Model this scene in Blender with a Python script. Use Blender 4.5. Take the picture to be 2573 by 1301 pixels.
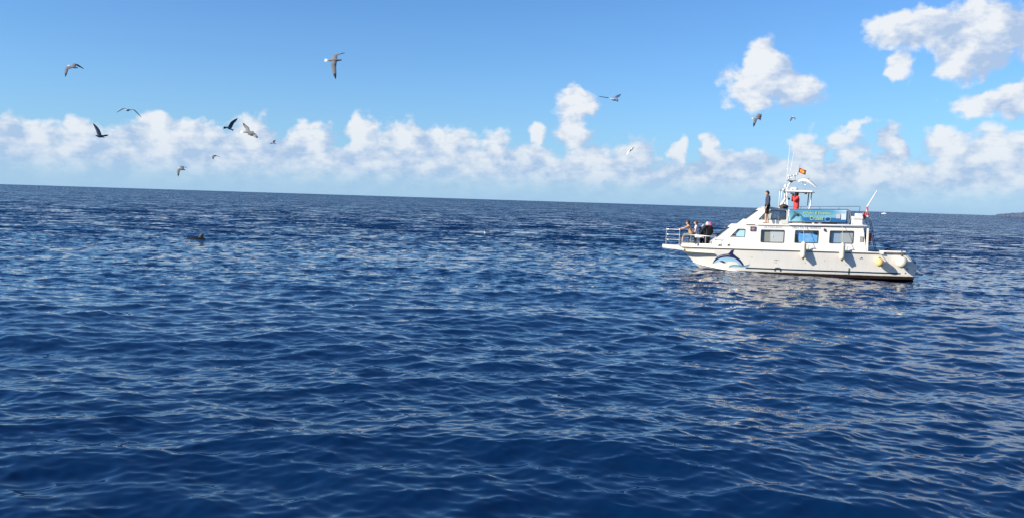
import bpy, bmesh, math, random
import numpy as np
from mathutils import Vector, Matrix
from mathutils.bvhtree import BVHTree
from mathutils.geometry import tessellate_polygon

R = math.radians
random.seed(7)
SC = bpy.context.scene
COL = SC.collection
for o in list(bpy.data.objects):
    bpy.data.objects.remove(o, do_unlink=True)

# ------------------------------------------------------------------ camera
CAM_H = 3.4
cam = bpy.data.cameras.new('camera')
cam.sensor_width = 36.0
cam.lens = 36.0 * 2140.0 / 2573.0
cam.clip_start = 0.1
cam.clip_end = 80000.0
cam_o = bpy.data.objects.new('camera', cam)
COL.objects.link(cam_o)
_p, _r = math.atan(147.0 / 2140.0), R(1.80)
fw = Vector((0, math.cos(_p), -math.sin(_p)))
up0 = Vector((0, math.sin(_p), math.cos(_p)))
rt0 = Vector((1, 0, 0))
rt = rt0 * math.cos(_r) + up0 * math.sin(_r)
up = up0 * math.cos(_r) - rt0 * math.sin(_r)
cam_o.matrix_world = Matrix(((rt.x, up.x, -fw.x, 0), (rt.y, up.y, -fw.y, 0), (rt.z, up.z, -fw.z, CAM_H), (0, 0, 0, 1)))
SC.camera = cam_o

# ------------------------------------------------------------------ light
SUN_EL, SUN_AZ = 25.0, 249.0          # degrees; azimuth clockwise from +Y
SKY_STRENGTH = 0.086
SUN_STRENGTH = 5.0
to_sun = Vector((math.sin(R(SUN_AZ)) * math.cos(R(SUN_EL)), math.cos(R(SUN_AZ)) * math.cos(R(SUN_EL)), math.sin(R(SUN_EL))))
sl = bpy.data.lights.new('sun', 'SUN')
sl.energy = SUN_STRENGTH
sl.angle = R(0.5)
sl.color = (1.0, 0.915, 0.79)
so = bpy.data.objects.new('sun', sl)
COL.objects.link(so)
so.rotation_mode = 'QUATERNION'
so.rotation_quaternion = to_sun.to_track_quat('Z', 'Y')
so.location = (-60, -60, 80)

SC.view_settings.view_transform = 'Standard'
SC.view_settings.look = 'None'
SC.view_settings.exposure = 0.64
SC.view_settings.gamma = 1.0
SC.view_settings.use_curve_mapping = False


class NT:
    """small helper for building node trees"""
    def __init__(s, tree): s.t = tree; s.n = tree.nodes; s.l = tree.links
    def new(s, typ, **kw):
        n = s.n.new(typ)
        for k, v in kw.items(): setattr(n, k, v)
        return n
    def put(s, sock, v):
        if isinstance(v, bpy.types.NodeSocket): s.l.new(v, sock)
        else: sock.default_value = v
    def m(s, op, a, b=None, c=None, clamp=False):
        n = s.new('ShaderNodeMath', operation=op, use_clamp=clamp)
        s.put(n.inputs[0], a)
        if b is not None: s.put(n.inputs[1], b)
        if c is not None: s.put(n.inputs[2], c)
        return n.outputs[0]
    def v(s, op, a, b=None, c=None, scale=None):
        n = s.new('ShaderNodeVectorMath', operation=op)
        s.put(n.inputs[0], a)
        if b is not None: s.put(n.inputs[1], b)
        if c is not None: s.put(n.inputs[2], c)
        if scale is not None: s.put(n.inputs[3], scale)
        return n.outputs['Value'] if op in ('LENGTH', 'DOT_PRODUCT', 'DISTANCE') else n.outputs[0]
    def comb(s, x, y, z):
        n = s.new('ShaderNodeCombineXYZ')
        for i, q in enumerate((x, y, z)): s.put(n.inputs[i], q)
        return n.outputs[0]
    def sep(s, a):
        n = s.new('ShaderNodeSeparateXYZ'); s.put(n.inputs[0], a); return n.outputs
    def noise(s, vec, scale, detail=4.0, rough=0.5, out='Fac', dist=0.0):
        n = s.new('ShaderNodeTexNoise')
        if vec is not None: s.put(n.inputs['Vector'], vec)
        n.inputs['Scale'].default_value = scale
        n.inputs['Detail'].default_value = detail
        n.inputs['Roughness'].default_value = rough
        n.inputs['Distortion'].default_value = dist
        return n.outputs[out]
    def sstep(s, x, a, b, lo=0.0, hi=1.0):
        n = s.new('ShaderNodeMapRange', interpolation_type='SMOOTHSTEP')
        for i, q in enumerate((x, a, b, lo, hi)): s.put(n.inputs[i], q)
        return n.outputs[0]
    def mix(s, f, a, b, blend='MIX'):
        n = s.new('ShaderNodeMix', data_type='RGBA', blend_type=blend)
        s.put(n.inputs[0], f); s.put(n.inputs[6], a); s.put(n.inputs[7], b)
        return n.outputs[2]


# ------------------------------------------------------------------ sky with cumulus
# cumulus heaps seen above the horizon: azimuth, elevation, half width, half height (degrees), weight
BLOBS = [
    (15.4, 9.2, 1.6, 2.0, 1.0), (15.0, 7.7, 2.4, 1.5, 1.0), (17.4, 7.5, 2.8, 1.1, 0.9), (16.4, 8.3, 1.8, 1.6, 1.0),
    (23.5, 11.0, 2.2, 1.4, 0.9), (25.8, 10.9, 2.6, 1.8, 1.0), (28.6, 10.9, 2.8, 2.0, 1.0), (27.6, 9.2, 1.9, 1.6, 1.0),
    (24.3, 8.7, 0.9, 1.0, 0.75), (28.5, 13.8, 4.0, 1.0, 0.8), (31.2, 9.6, 1.8, 1.4, 0.9),
    (28.8, 6.3, 2.4, 1.1, 1.0), (31.4, 6.7, 2.4, 1.3, 1.0),
    (4.1, 6.3, 1.5, 1.3, 1.0), (4.1, 4.9, 1.4, 1.4, 0.9), (1.6, 4.7, 0.8, 0.8, 0.8),
    (-21.4, 3.3, 3.6, 1.5, 1.0), (-17.6, 3.4, 2.0, 1.6, 1.0), (-26.9, 3.0, 1.2, 1.3, 0.9), (-29.6, 2.7, 1.8, 1.2, 0.9), (-24.5, 2.6, 2.2, 1.4, 0.8),
    (-13.8, 3.2, 2.0, 1.3, 1.0), (-10.2, 3.7, 1.4, 1.6, 1.0), (-7.4, 3.4, 2.4, 1.7, 0.9), (-4.6, 3.2, 2.4, 1.6, 0.8),
    (-1.6, 3.7, 1.6, 1.4, 1.0), (1.2, 3.0, 2.4, 1.4, 0.8), (4.8, 3.1, 2.2, 1.3, 0.9), (8.0, 3.0, 2.2, 1.5, 0.75),
    (10.9, 3.7, 1.0, 1.1, 1.0), (13.3, 3.8, 0.9, 1.2, 1.0), (18.7, 4.0, 1.2, 1.2, 1.0), (20.8, 4.6, 1.9, 0.7, 0.7), (21.4, 3.6, 1.4, 1.0, 0.7),
    (23.5, 3.8, 0.9, 1.6, 1.0), (26.6, 4.0, 1.9, 1.4, 1.0), (29.6, 3.6, 3.0, 1.6, 0.9), (21.8, 5.3, 1.2, 0.35, 0.5),
    # the same kind of sky going on outside the picture
    (38.0, 9.0, 4.5, 2.6, 1.0), (41.0, 14.0, 5.0, 3.2, 1.0), (47.0, 6.5, 4.0, 2.4, 1.0), (52.0, 11.0, 5.0, 3.0, 1.0),
    (37.0, 20.0, 5.0, 2.4, 0.8), (50.0, 25.0, 8.0, 4.0, 0.9),
    (-38.0, 5.0, 3.0, 2.0, 0.9), (-48.0, 8.0, 4.0, 2.4, 0.9),
]

def cloud_heaps():
    """how deep a direction (azimuth, elevation) lies inside the heaps"""
    g = bpy.data.node_groups.new('cloud_heaps', 'ShaderNodeTree')
    g.interface.new_socket('P', in_out='INPUT', socket_type='NodeSocketVector')
    g.interface.new_socket('D', in_out='OUTPUT', socket_type='NodeSocketFloat')
    t = NT(g)
    gi = t.new('NodeGroupInput'); go = t.new('NodeGroupOutput')
    P = gi.outputs[0]
    acc = None
    for (a, e, ra, re, wt_) in BLOBS:
        q = t.v('LENGTH', t.v('MULTIPLY_ADD', P, (1 / ra, 1 / re, 0), (-a / ra, -e / re, 0)))
        b = t.m('MULTIPLY_ADD', q, -1.45 * wt_, 1.45 * wt_)
        acc = b if acc is None else t.m('SMOOTH_MAX', acc, b, 0.18)
    t.put(go.inputs[0], t.m('MAXIMUM', acc, -1.2))
    return g

world = bpy.data.worlds.new('World')
SC.world = world
world.use_nodes = True
wt = NT(world.node_tree)
for n in list(wt.n): wt.n.remove(n)
w_out = wt.new('ShaderNodeOutputWorld')
w_bg = wt.new('ShaderNodeBackground')
w_bg.inputs['Strength'].default_value = SKY_STRENGTH
wt.l.new(w_bg.outputs[0], w_out.inputs[0])
sky = wt.new('ShaderNodeTexSky', sky_type='NISHITA')
sky.sun_disc = False
sky.sun_elevation = R(SUN_EL)
sky.sun_rotation = R(SUN_AZ)
sky.altitude = 0.0
sky.air_density = 1.0
sky.dust_density = 0.0
sky.ozone_density = 3.0
tc = wt.new('ShaderNodeTexCoord')
dirv = wt.v('NORMALIZE', tc.outputs['Generated'])
dx, dy, dz = wt.sep(dirv)
# phone-camera blue: the whole sky graded alike
sk = wt.new('ShaderNodeHueSaturation')
sk.inputs['Saturation'].default_value = 1.0
sk.inputs['Value'].default_value = 1.0
wt.l.new(sky.outputs[0], sk.inputs['Color'])
skyc = wt.mix(1.0, sk.outputs[0], (0.53, 0.86, 1.22, 1), 'MULTIPLY')
hazecol = (2.65, 4.3, 6.15, 1)
skyc = wt.mix(wt.m('MULTIPLY', wt.m('POWER', 2.718, wt.m('MULTIPLY', wt.m('MAXIMUM', dz, 0.0), -11.0)), 0.93), skyc, hazecol)
cg = cloud_heaps()
def heaps(vec):
    n = wt.new('ShaderNodeGroup'); n.node_tree = cg
    wt.l.new(vec, n.inputs[0]); return n.outputs[0]
az = wt.m('MULTIPLY', wt.m('ARCTAN2', dx, dy), 57.29578)
el = wt.m('MULTIPLY', wt.m('ARCSINE', dz), 57.29578)
wa = wt.v('SUBTRACT', wt.noise(dirv, 14.0, 1.0, 0.5, 'Color'), (0.5, 0.5, 0.5))
wb = wt.v('SUBTRACT', wt.noise(dirv, 44.0, 2.0, 0.6, 'Color'), (0.5, 0.5, 0.5))
P0 = wt.v('MULTIPLY_ADD', wb, (1.6, 1.5, 0), wt.v('MULTIPLY_ADD', wa, (3.0, 2.0, 0), wt.comb(az, el, 0.0)))
# the low bank that rings the whole horizon
hd = wt.v('NORMALIZE', wt.comb(dx, dy, 0.0))
top = wt.m('MULTIPLY_ADD', wt.noise(hd, 13.0, 3.0, 0.6), 3.0, 2.05)
bank = wt.m('MINIMUM', wt.m('MULTIPLY', wt.m('SUBTRACT', top, wt.sep(P0)[1]), 0.80), 1.0)
# scattered fair-weather clouds high up, all round
sc_ = wt.m('MULTIPLY', wt.m('SUBTRACT', wt.noise(dirv, 3.1, 3.0, 0.5), 0.67), 5.0)
hi_ = wt.m('MINIMUM', wt.m('SUBTRACT', sc_, wt.sstep(el, 26.0, 15.0, 0.0, 3.0)), 0.6)
base = wt.m('MAXIMUM', bank, hi_)
flatd = wt.v('MULTIPLY', dirv, (1.0, 1.0, 1.9))      # heaps lie in flat-bottomed layers
f1a = wt.noise(flatd, 23.0, 4.0, 0.58)
f1b = wt.noise(wt.v('ADD', flatd, tuple(to_sun * 0.016)), 23.0, 3.0, 0.58)
f2 = wt.noise(dirv, 90.0, 3.0, 0.62)
sunward = (-1.35, 0.60, 0.0)          # towards the sun on the sky, degrees
D0 = wt.m('SMOOTH_MAX', heaps(P0), base, 0.2)
D1 = wt.m('SMOOTH_MAX', heaps(wt.v('ADD', P0, sunward)), base, 0.2)
dens = wt.m('ADD', wt.m('MULTIPLY_ADD', f1a, 1.3, -0.65), wt.m('MULTIPLY_ADD', f2, 0.55, wt.m('ADD', D0, -0.34)))
alpha = wt.sstep(dens, -0.10, 0.46)
lit = wt.m('ADD', wt.m('MULTIPLY', wt.m('SUBTRACT', D0, D1), 0.60), wt.m('MULTIPLY', wt.m('SUBTRACT', f1a, f1b), 3.4))
lit = wt.m('ADD', wt.m('MULTIPLY_ADD', wt.m('SUBTRACT', f2, 0.5), 1.0, lit), 0.50, clamp=True)
ccol = wt.mix(lit, (3.3, 4.3, 5.95, 1), (6.55, 6.75, 7.0, 1))
# distance takes contrast out of the clouds towards the horizon
far = wt.m('POWER', 2.718, wt.m('MULTIPLY', wt.m('MAXIMUM', dz, 0.0), -29.0))
ccol = wt.mix(wt.m('MULTIPLY', far, 0.85), ccol, hazecol)
allc = wt.mix(wt.m('MULTIPLY', alpha, wt.sstep(dz, 0.006, 0.036, 0.25, 0.96)), skyc, ccol)
wt.l.new(allc, w_bg.inputs['Color'])
world.cycles.sampling_method = 'MANUAL'
world.cycles.sample_map_resolution = 512


# ------------------------------------------------------------------ materials
MATS = {}
def mat(name, col, rough=0.5, metal=0.0, spec=0.5, grime=0.0, gscale=3.0, gcol=None, bump=0.0, bscale=60.0, coat=0.0, sss=0.0):
    if name in MATS: return MATS[name]
    m = bpy.data.materials.new(name); m.use_nodes = True
    t = NT(m.node_tree); b = t.n['Principled BSDF']
    c = (*col, 1.0)
    b.inputs['Base Color'].default_value = c
    b.inputs['Roughness'].default_value = rough
    b.inputs['Metallic'].default_value = metal
    b.inputs['Specular IOR Level'].default_value = spec
    b.inputs['Coat Weight'].default_value = coat
    tcn = t.new('ShaderNodeTexCoord')
    if grime > 0:
        gc = gcol or tuple(v * 0.55 for v in col)
        n1 = t.noise(tcn.outputs['Object'], gscale, 6.0, 0.6)
        f = t.sstep(n1, 0.42, 0.75, 0.0, grime)
        t.l.new(t.mix(f, c, (*gc, 1)), b.inputs['Base Color'])
    if bump > 0:
        bn = t.new('ShaderNodeBump'); bn.inputs['Strength'].default_value = bump
        bn.inputs['Distance'].default_value = 0.01
        t.l.new(t.noise(tcn.outputs['Object'], bscale, 4.0), bn.inputs['Height'])
        t.l.new(bn.outputs[0], b.inputs['Normal'])
    MATS[name] = m
    return m

WHITE = mat('white_gelcoat', (0.80, 0.77, 0.69), 0.32, grime=0.25, gscale=1.6, gcol=(0.66, 0.63, 0.55), coat=0.15)
RAILWHITE = mat('white_paint', (0.80, 0.79, 0.75), 0.4)
STEEL = mat('brushed_steel', (0.60, 0.61, 0.62), 0.28, metal=0.9)
BLACK = mat('black_rubber', (0.018, 0.018, 0.02), 0.55)
TRIM = mat('window_rubber', (0.05, 0.05, 0.045), 0.5)
DARKTRIM = mat('dark_edge', (0.10, 0.09, 0.075), 0.6)
NAVY = mat('navy_paint', (0.022, 0.03, 0.10), 0.35)
PALE = mat('pale_blue_paint', (0.33, 0.55, 0.72), 0.35)
LILAC = mat('lilac_grey_paint', (0.42, 0.43, 0.55), 0.35)
STRIPE = mat('stripe_blue', (0.016, 0.045, 0.085), 0.35)
CREAM = mat('fender_cream', (0.72, 0.66, 0.52), 0.5, grime=0.5, gscale=5.0, gcol=(0.50, 0.43, 0.30))
YELLOW = mat('buoy_yellow', (0.74, 0.53, 0.20), 0.5, grime=0.5, gscale=6.0, gcol=(0.55, 0.33, 0.08))
ROPE = mat('rope_grey', (0.45, 0.45, 0.42), 0.9)
BROWN = mat('brown_wood', (0.16, 0.085, 0.04), 0.6, grime=0.4)
PURPLE = mat('sign_purple', (0.10, 0.055, 0.10), 0.5)
PINKISH = mat('sign_print', (0.45, 0.28, 0.32), 0.5)
GREYDECK = mat('deck_grey', (0.42, 0.42, 0.40), 0.7, grime=0.5)
CURT_A = mat('curtain_grey', (0.34, 0.32, 0.27), 0.9, bump=0.3, bscale=20)
CURT_B = mat('curtain_pale', (0.60, 0.61, 0.59), 0.9, bump=0.3, bscale=20)
TOWELBLUE = mat('towel_blue', (0.12, 0.42, 0.80), 0.9, grime=0.8, gscale=4.0, gcol=(0.30, 0.55, 0.80))
ORANGE = mat('life_ring_red', (0.42, 0.045, 0.02), 0.6, grime=0.4)
FLAGRED = mat('flag_red', (0.50, 0.03, 0.025), 0.8)
FLAGYEL = mat('flag_yellow', (0.80, 0.42, 0.03), 0.8)
CANVASRED = mat('canvas_red', (0.62, 0.09, 0.06), 0.8)
CANVASWHITE = mat('canvas_white', (0.75, 0.75, 0.74), 0.8)
FIGGREY = mat('figure_grey', (0.25, 0.25, 0.25), 0.5)
LETTERGREY = mat('letter_grey', (0.42, 0.41, 0.40), 0.5)
LETTERBLUE = mat('letter_blue', (0.22, 0.30, 0.55), 0.5)
LETTERYEL = mat('letter_yellow', (0.50, 0.62, 0.24), 0.5)


def hull_material():
    m = bpy.data.materials.new('hull_paint'); m.use_nodes = True
    t = NT(m.node_tree); b = t.n['Principled BSDF']
    tcn = t.new('ShaderNodeTexCoord'); ob = tcn.outputs['Object']
    x, y, z = t.sep(ob)
    # vertical run-off streaks and scuffs on off-white paint
    st = t.noise(t.v('MULTIPLY', ob, (3.5, 1.0, 0.35)), 2.0, 6.0, 0.65)
    blot = t.noise(ob, 1.1, 5.0, 0.6)
    f = t.m('MULTIPLY', t.sstep(st, 0.42, 0.78), 0.55)
    c = t.mix(f, (0.84, 0.81, 0.735, 1), (0.74, 0.70, 0.59, 1))
    c = t.mix(t.m('MULTIPLY', t.sstep(blot, 0.5, 0.8), 0.5), c, (0.74, 0.71, 0.63, 1))
    spk = t.sstep(t.noise(t.v('MULTIPLY', ob, (1.0, 1.0, 1.4)), 9.0, 2.0, 0.4), 0.735, 0.76)
    c = t.mix(t.m('MULTIPLY', spk, 0.75), c, (0.12, 0.10, 0.08, 1))
    # antifouling below the waterline, with an uneven slimy upper edge
    edge = t.m('ADD', z, t.m('MULTIPLY', t.m('SUBTRACT', t.noise(ob, 5.0, 4.0), 0.5), 0.03))
    low = t.sstep(x, -4.4, -2.2, -0.5, 0.105)
    a = t.sstep(t.m('SUBTRACT', edge, low), -0.006, 0.006, 1.0, 0.0)
    weed = t.mix(t.noise(ob, 7.0, 4.0), (0.012, 0.012, 0.010, 1), (0.045, 0.022, 0.014, 1))
    c = t.mix(a, c, weed)
    # tide stain just above it
    c = t.mix(t.m('MULTIPLY', t.sstep(t.m('SUBTRACT', edge, low), 0.0, 0.12, 0.35, 0.0), t.sstep(a, 0.5, 0.6, 1.0, 0.0)), c, (0.42, 0.40, 0.30, 1))
    t.l.new(c, b.inputs['Base Color'])
    b.inputs['Roughness'].default_value = 0.36
    b.inputs['Coat Weight'].default_value = 0.15
    return m

def glass_material(name, tint, refl=0.10):
    m = bpy.data.materials.new(name); m.use_nodes = True
    t = NT(m.node_tree)
    for n in list(t.n): t.n.remove(n)
    o = t.new('ShaderNodeOutputMaterial'); mx = t.new('ShaderNodeMixShader')
    tr = t.new('ShaderNodeBsdfTransparent'); tr.inputs[0].default_value = (*tint, 1)
    gl = t.new('ShaderNodeBsdfGlossy'); gl.inputs['Roughness'].default_value = 0.02
    lw = t.new('ShaderNodeLayerWeight'); lw.inputs['Blend'].default_value = 0.5
    t.put(mx.inputs[0], t.m('MULTIPLY_ADD', t.m('POWER', lw.outputs['Facing'], 5.0), 0.92, 0.07, clamp=True))
    t.l.new(tr.outputs[0], mx.inputs[1]); t.l.new(gl.outputs[0], mx.inputs[2])
    t.l.new(mx.outputs[0], o.inputs[0])
    return m
GLASS = glass_material('window_glass', (0.90, 0.92, 0.92))


# ------------------------------------------------------------------ mesh helpers
class MB:
    def __init__(s): s.v = []; s.f = []; s.mi = []
    def add(s, vs, fs, mi=0):
        b = len(s.v); s.v += [tuple(q) for q in vs]
        for f in fs: s.f.append(tuple(b + i for i in f)); s.mi.append(mi)
        return s
    def box(s, x0, x1, y0, y1, z0, z1, bev=0.0, mi=0):
        if bev <= 0:
            vs = [(x, y, z) for z in (z0, z1) for y in (y0, y1) for x in (x0, x1)]
            return s.add(vs, [(0, 2, 3, 1), (4, 5, 7, 6), (0, 1, 5, 4), (2, 6, 7, 3), (0, 4, 6, 2), (1, 3, 7, 5)], mi)
        bm = bmesh.new()
        bmesh.ops.create_cube(bm, size=1.0)
        for v in bm.verts: v.co = Vector(((x0 + x1) / 2 + v.co.x * (x1 - x0), (y0 + y1) / 2 + v.co.y * (y1 - y0), (z0 + z1) / 2 + v.co.z * (z1 - z0)))
        bmesh.ops.bevel(bm, geom=list(bm.edges), offset=bev, segments=2, profile=0.6, affect='EDGES', clamp_overlap=True)
        bm.verts.index_update()
        s.add([v.co.copy() for v in bm.verts], [[v.index for v in f.verts] for f in bm.faces], mi); bm.free()
        return s
    def tube(s, pts, r, seg=8, mi=0, cap=True):
        pts = [Vector(p) for p in pts]
        rs = r if isinstance(r, (list, tuple)) else [r] * len(pts)
        rings = []; prev = None
        for i, p in enumerate(pts):
            d = (pts[min(i + 1, len(pts) - 1)] - pts[max(i - 1, 0)])
            d = d.normalized() if d.length > 1e-9 else Vector((0, 0, 1))
            a = prev if prev is not None else (Vector((0, 0, 1)) if abs(d.z) < 0.9 else Vector((1, 0, 0)))
            u = (a - d * a.dot(d))
            u = u.normalized() if u.length > 1e-6 else d.orthogonal().normalized()
            prev = u; w = d.cross(u)
            rings.append([p + (u * math.cos(2 * math.pi * k / seg) + w * math.sin(2 * math.pi * k / seg)) * rs[i] for k in range(seg)])
        vs = [v for rg in rings for v in rg]; fs = []
        for i in range(len(pts) - 1):
            for k in range(seg):
                a = i * seg + k; b = i * seg + (k + 1) % seg
                fs.append((a, b, b + seg, a + seg))
        if cap:
            fs.append(tuple(range(seg - 1, -1, -1))); fs.append(tuple((len(pts) - 1) * seg + k for k in range(seg)))
        return s.add(vs, fs, mi)
    def ball(s, c, r, nu=14, nv=9, mi=0):
        r = r if isinstance(r, (list, tuple)) else (r, r, r)
        vs = [(c[0], c[1], c[2] + r[2])]
        for j in range(1, nv):
            th = math.pi * j / nv
            for i in range(nu):
                ph = 2 * math.pi * i / nu
                vs.append((c[0] + r[0] * math.sin(th) * math.cos(ph), c[1] + r[1] * math.sin(th) * math.sin(ph), c[2] + r[2] * math.cos(th)))
        vs.append((c[0], c[1], c[2] - r[2])); fs = []
        for i in range(nu): fs.append((0, 1 + i, 1 + (i + 1) % nu))
        for j in range(nv - 2):
            for i in range(nu):
                a = 1 + j * nu + i; b = 1 + j * nu + (i + 1) % nu
                fs.append((a, a + nu, b + nu, b))
        n = len(vs) - 1
        for i in range(nu): fs.append((n, n - nu + (i + 1) % nu, n - nu + i))
        return s.add(vs, fs, mi)
    def lathe(s, c, prof, seg=16, mi=0):
        """profile of (radius, z) about a vertical axis at c"""
        vs = []; fs = []
        for (r, z) in prof:
            for k in range(seg):
                a = 2 * math.pi * k / seg
                vs.append((c[0] + r * math.cos(a), c[1] + r * math.sin(a), c[2] + z))
        for i in range(len(prof) - 1):
            for k in range(seg):
                a = i * seg + k; b = i * seg + (k + 1) % seg
                fs.append((a, b, b + seg, a + seg))
        fs.append(tuple(range(seg - 1, -1, -1))); fs.append(tuple((len(prof) - 1) * seg + k for k in range(seg)))
        return s.add(vs, fs, mi)
    def grid(s, rows, mi=0, closed=False):
        n = len(rows[0]); vs = [q for r in rows for q in r]; fs = []
        for j in range(len(rows) - 1):
            for i in range(n - (0 if closed else 1)):
                a = j * n + i; b = j * n + (i + 1) % n
                fs.append((a, b, b + n, a + n))
        return s.add(vs, fs, mi)
    def wall(s, loops, fmap, nrm, th, mi=0):
        """flat panel with holes: loops[0] outline, others holes, in 2-D; fmap lifts to 3-D; thickness th along nrm"""
        tris = tessellate_polygon([[Vector((p[0], p[1], 0)) for p in lp] for lp in loops])
        flat = [p for lp in loops for p in lp]
        nv = Vector(nrm).normalized() * th
        a = [Vector(fmap(*p)) for p in flat]; b = [q + nv for q in a]; n = len(a)
        fs = [tuple(t_) for t_ in tris] + [tuple(i + n for i in reversed(t_)) for t_ in tris]
        k = 0
        for lp in loops:
            m_ = len(lp)
            for i in range(m_):
                i0, i1 = k + i, k + (i + 1) % m_
                fs.append((i0, i1, i1 + n, i0 + n))
            k += m_
        return s.add(a + b, fs, mi)
    def build(s, name, material, parent=None, smooth=False, auto=None):
        me = bpy.data.meshes.new(name)
        me.from_pydata(s.v, [], s.f)
        mats = material if isinstance(material, (list, tuple)) else [material]
        for m in mats: me.materials.append(m)
        if len(mats) > 1: me.polygons.foreach_set('material_index', s.mi)
        bm = bmesh.new(); bm.from_mesh(me)
        bmesh.ops.recalc_face_normals(bm, faces=bm.faces)
        bm.to_mesh(me); bm.free()
        if smooth: me.polygons.foreach_set('use_smooth', [True] * len(me.polygons))
        o = bpy.data.objects.new(name, me); COL.objects.link(o)
        if smooth and auto:
            try: me.set_sharp_from_angle(angle=R(auto))
            except Exception: pass
        if parent is not None: o.parent = parent
        return o

def tag(o, label, cat=None, group=None, kind=None):
    if label: o['label'] = label
    if cat: o['category'] = cat
    if group: o['group'] = group
    if kind: o['kind'] = kind
    return o

def empty(name, loc=(0, 0, 0), rot=(0, 0, 0), parent=None):
    o = bpy.data.objects.new(name, None); COL.objects.link(o)
    o.location = loc; o.rotation_euler = rot; o.empty_display_size = 0.3
    if parent is not None: o.parent = parent
    return o

def round_poly(pts, r, n=4):
    out = []
    m_ = len(pts)
    for i in range(m_):
        p = Vector(pts[i]).to_2d() if len(pts[i]) > 2 else Vector(pts[i])
        a = (Vector(pts[i - 1]) - p); b = (Vector(pts[(i + 1) % m_]) - p)
        rr = min(r, a.length * 0.4, b.length * 0.4)
        p0 = p + a.normalized() * rr; p1 = p + b.normalized() * rr
        for k in range(n + 1):
            t_ = k / n
            out.append(tuple(p0 * (1 - t_) ** 2 + p * 2 * t_ * (1 - t_) + p1 * t_ ** 2))
    return out

def inset(pts, d):
    c = Vector((sum(p[0] for p in pts) / len(pts), sum(p[1] for p in pts) / len(pts)))
    out = []
    n = len(pts)
    for i in range(n):
        a, p, b = Vector(pts[i - 1]), Vector(pts[i]), Vector(pts[(i + 1) % n])
        t_ = (b - a).normalized(); nn = Vector((-t_.y, t_.x))
        if nn.dot(c - p) < 0: nn = -nn
        out.append(tuple(p + nn * d))
    return out

def interp(tab, x):
    if x <= tab[0][0]: return tab[0][1]
    for (x0, y0), (x1, y1) in zip(tab, tab[1:]):
        if x <= x1: return y0 + (y1 - y0) * (x - x0) / (x1 - x0)
    return tab[-1][1]

def spline(pts, n):
    """Catmull-Rom through 3-D points, n samples"""
    P = [Vector(p) for p in pts]; P = [P[0] * 2 - P[1]] + P + [P[-1] * 2 - P[-2]]
    segs = len(P) - 3; out = []
    for i in range(n):
        u = i / (n - 1) * segs; k = min(int(u), segs - 1); t_ = u - k
        a, b, c, d = P[k:k + 4]
        out.append(0.5 * ((2 * b) + (c - a) * t_ + (2 * a - 5 * b + 4 * c - d) * t_ ** 2 + (3 * b - a - 3 * c + d) * t_ ** 3))
    return out


# ------------------------------------------------------------------ the sea
def ocean_bands():
    rng = np.random.default_rng(11)
    bands = []
    # tile size (m), rotation, shortest and longest wave (m), rms height, main direction, spread power, chop
    for (L, rot, l0, l1, rms, th0, sp, chop) in [
        (87.0, 0.10, 1.8, 15.0, 0.058, R(-100), 2.0, 1.0),
        (21.0, 0.37, 0.55, 2.2, 0.0205, R(-80), 1.0, 1.0),
        (6.3, -0.21, 0.12, 0.72, 0.0075, R(-98), 0.8, 1.0),
    ]:
        N = 1024
        k1 = np.fft.fftfreq(N, d=L / N) * 2 * np.pi
        kx, ky = np.meshgrid(k1, k1, indexing='xy')
        k = np.hypot(kx, ky); k[0, 0] = 1e9
        lam = 2 * np.pi / k
        ang = np.arctan2(ky, kx) + rot
        S = k ** -4.0 * (np.maximum(np.cos((ang - th0) / 1.0), 0) ** (2 * sp) + 0.03)
        S *= np.clip((lam / l0 - 1) / 0.25, 0, 1) * np.clip((1.15 - lam / l1) / 0.3, 0, 1)
        S[0, 0] = 0
        h = np.sqrt(S) * (rng.normal(size=(N, N)) + 1j * rng.normal(size=(N, N)))
        z = np.fft.ifft2(h).real
        s = rms / z.std(); h *= s; z *= s
        dx_ = np.fft.ifft2(1j * kx / k * h).real * chop
        dy_ = np.fft.ifft2(1j * ky / k * h).real * chop
        bands.append((L, rot, np.stack([dx_, dy_, z], -1).astype(np.float32), l0, l1))
    return bands

def sample(band, X, Y):
    L, rot, F, *_ = band
    N = F.shape[0]; c, s = math.cos(rot), math.sin(rot)
    u = ((c * X + s * Y) / L % 1.0) * N; v = ((-s * X + c * Y) / L % 1.0) * N
    i0 = np.floor(u).astype(np.int32); j0 = np.floor(v).astype(np.int32)
    fu = (u - i0)[..., None].astype(np.float32); fv = (v - j0)[..., None].astype(np.float32)
    i0 %= N; j0 %= N; i1 = (i0 + 1) % N; j1 = (j0 + 1) % N
    q = (F[j0, i0] * (1 - fu) + F[j0, i1] * fu) * (1 - fv) + (F[j1, i0] * (1 - fu) + F[j1, i1] * fu) * fv
    ox = c * q[..., 0] - s * q[..., 1]; oy = s * q[..., 0] + c * q[..., 1]
    return ox, oy, q[..., 2]

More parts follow.
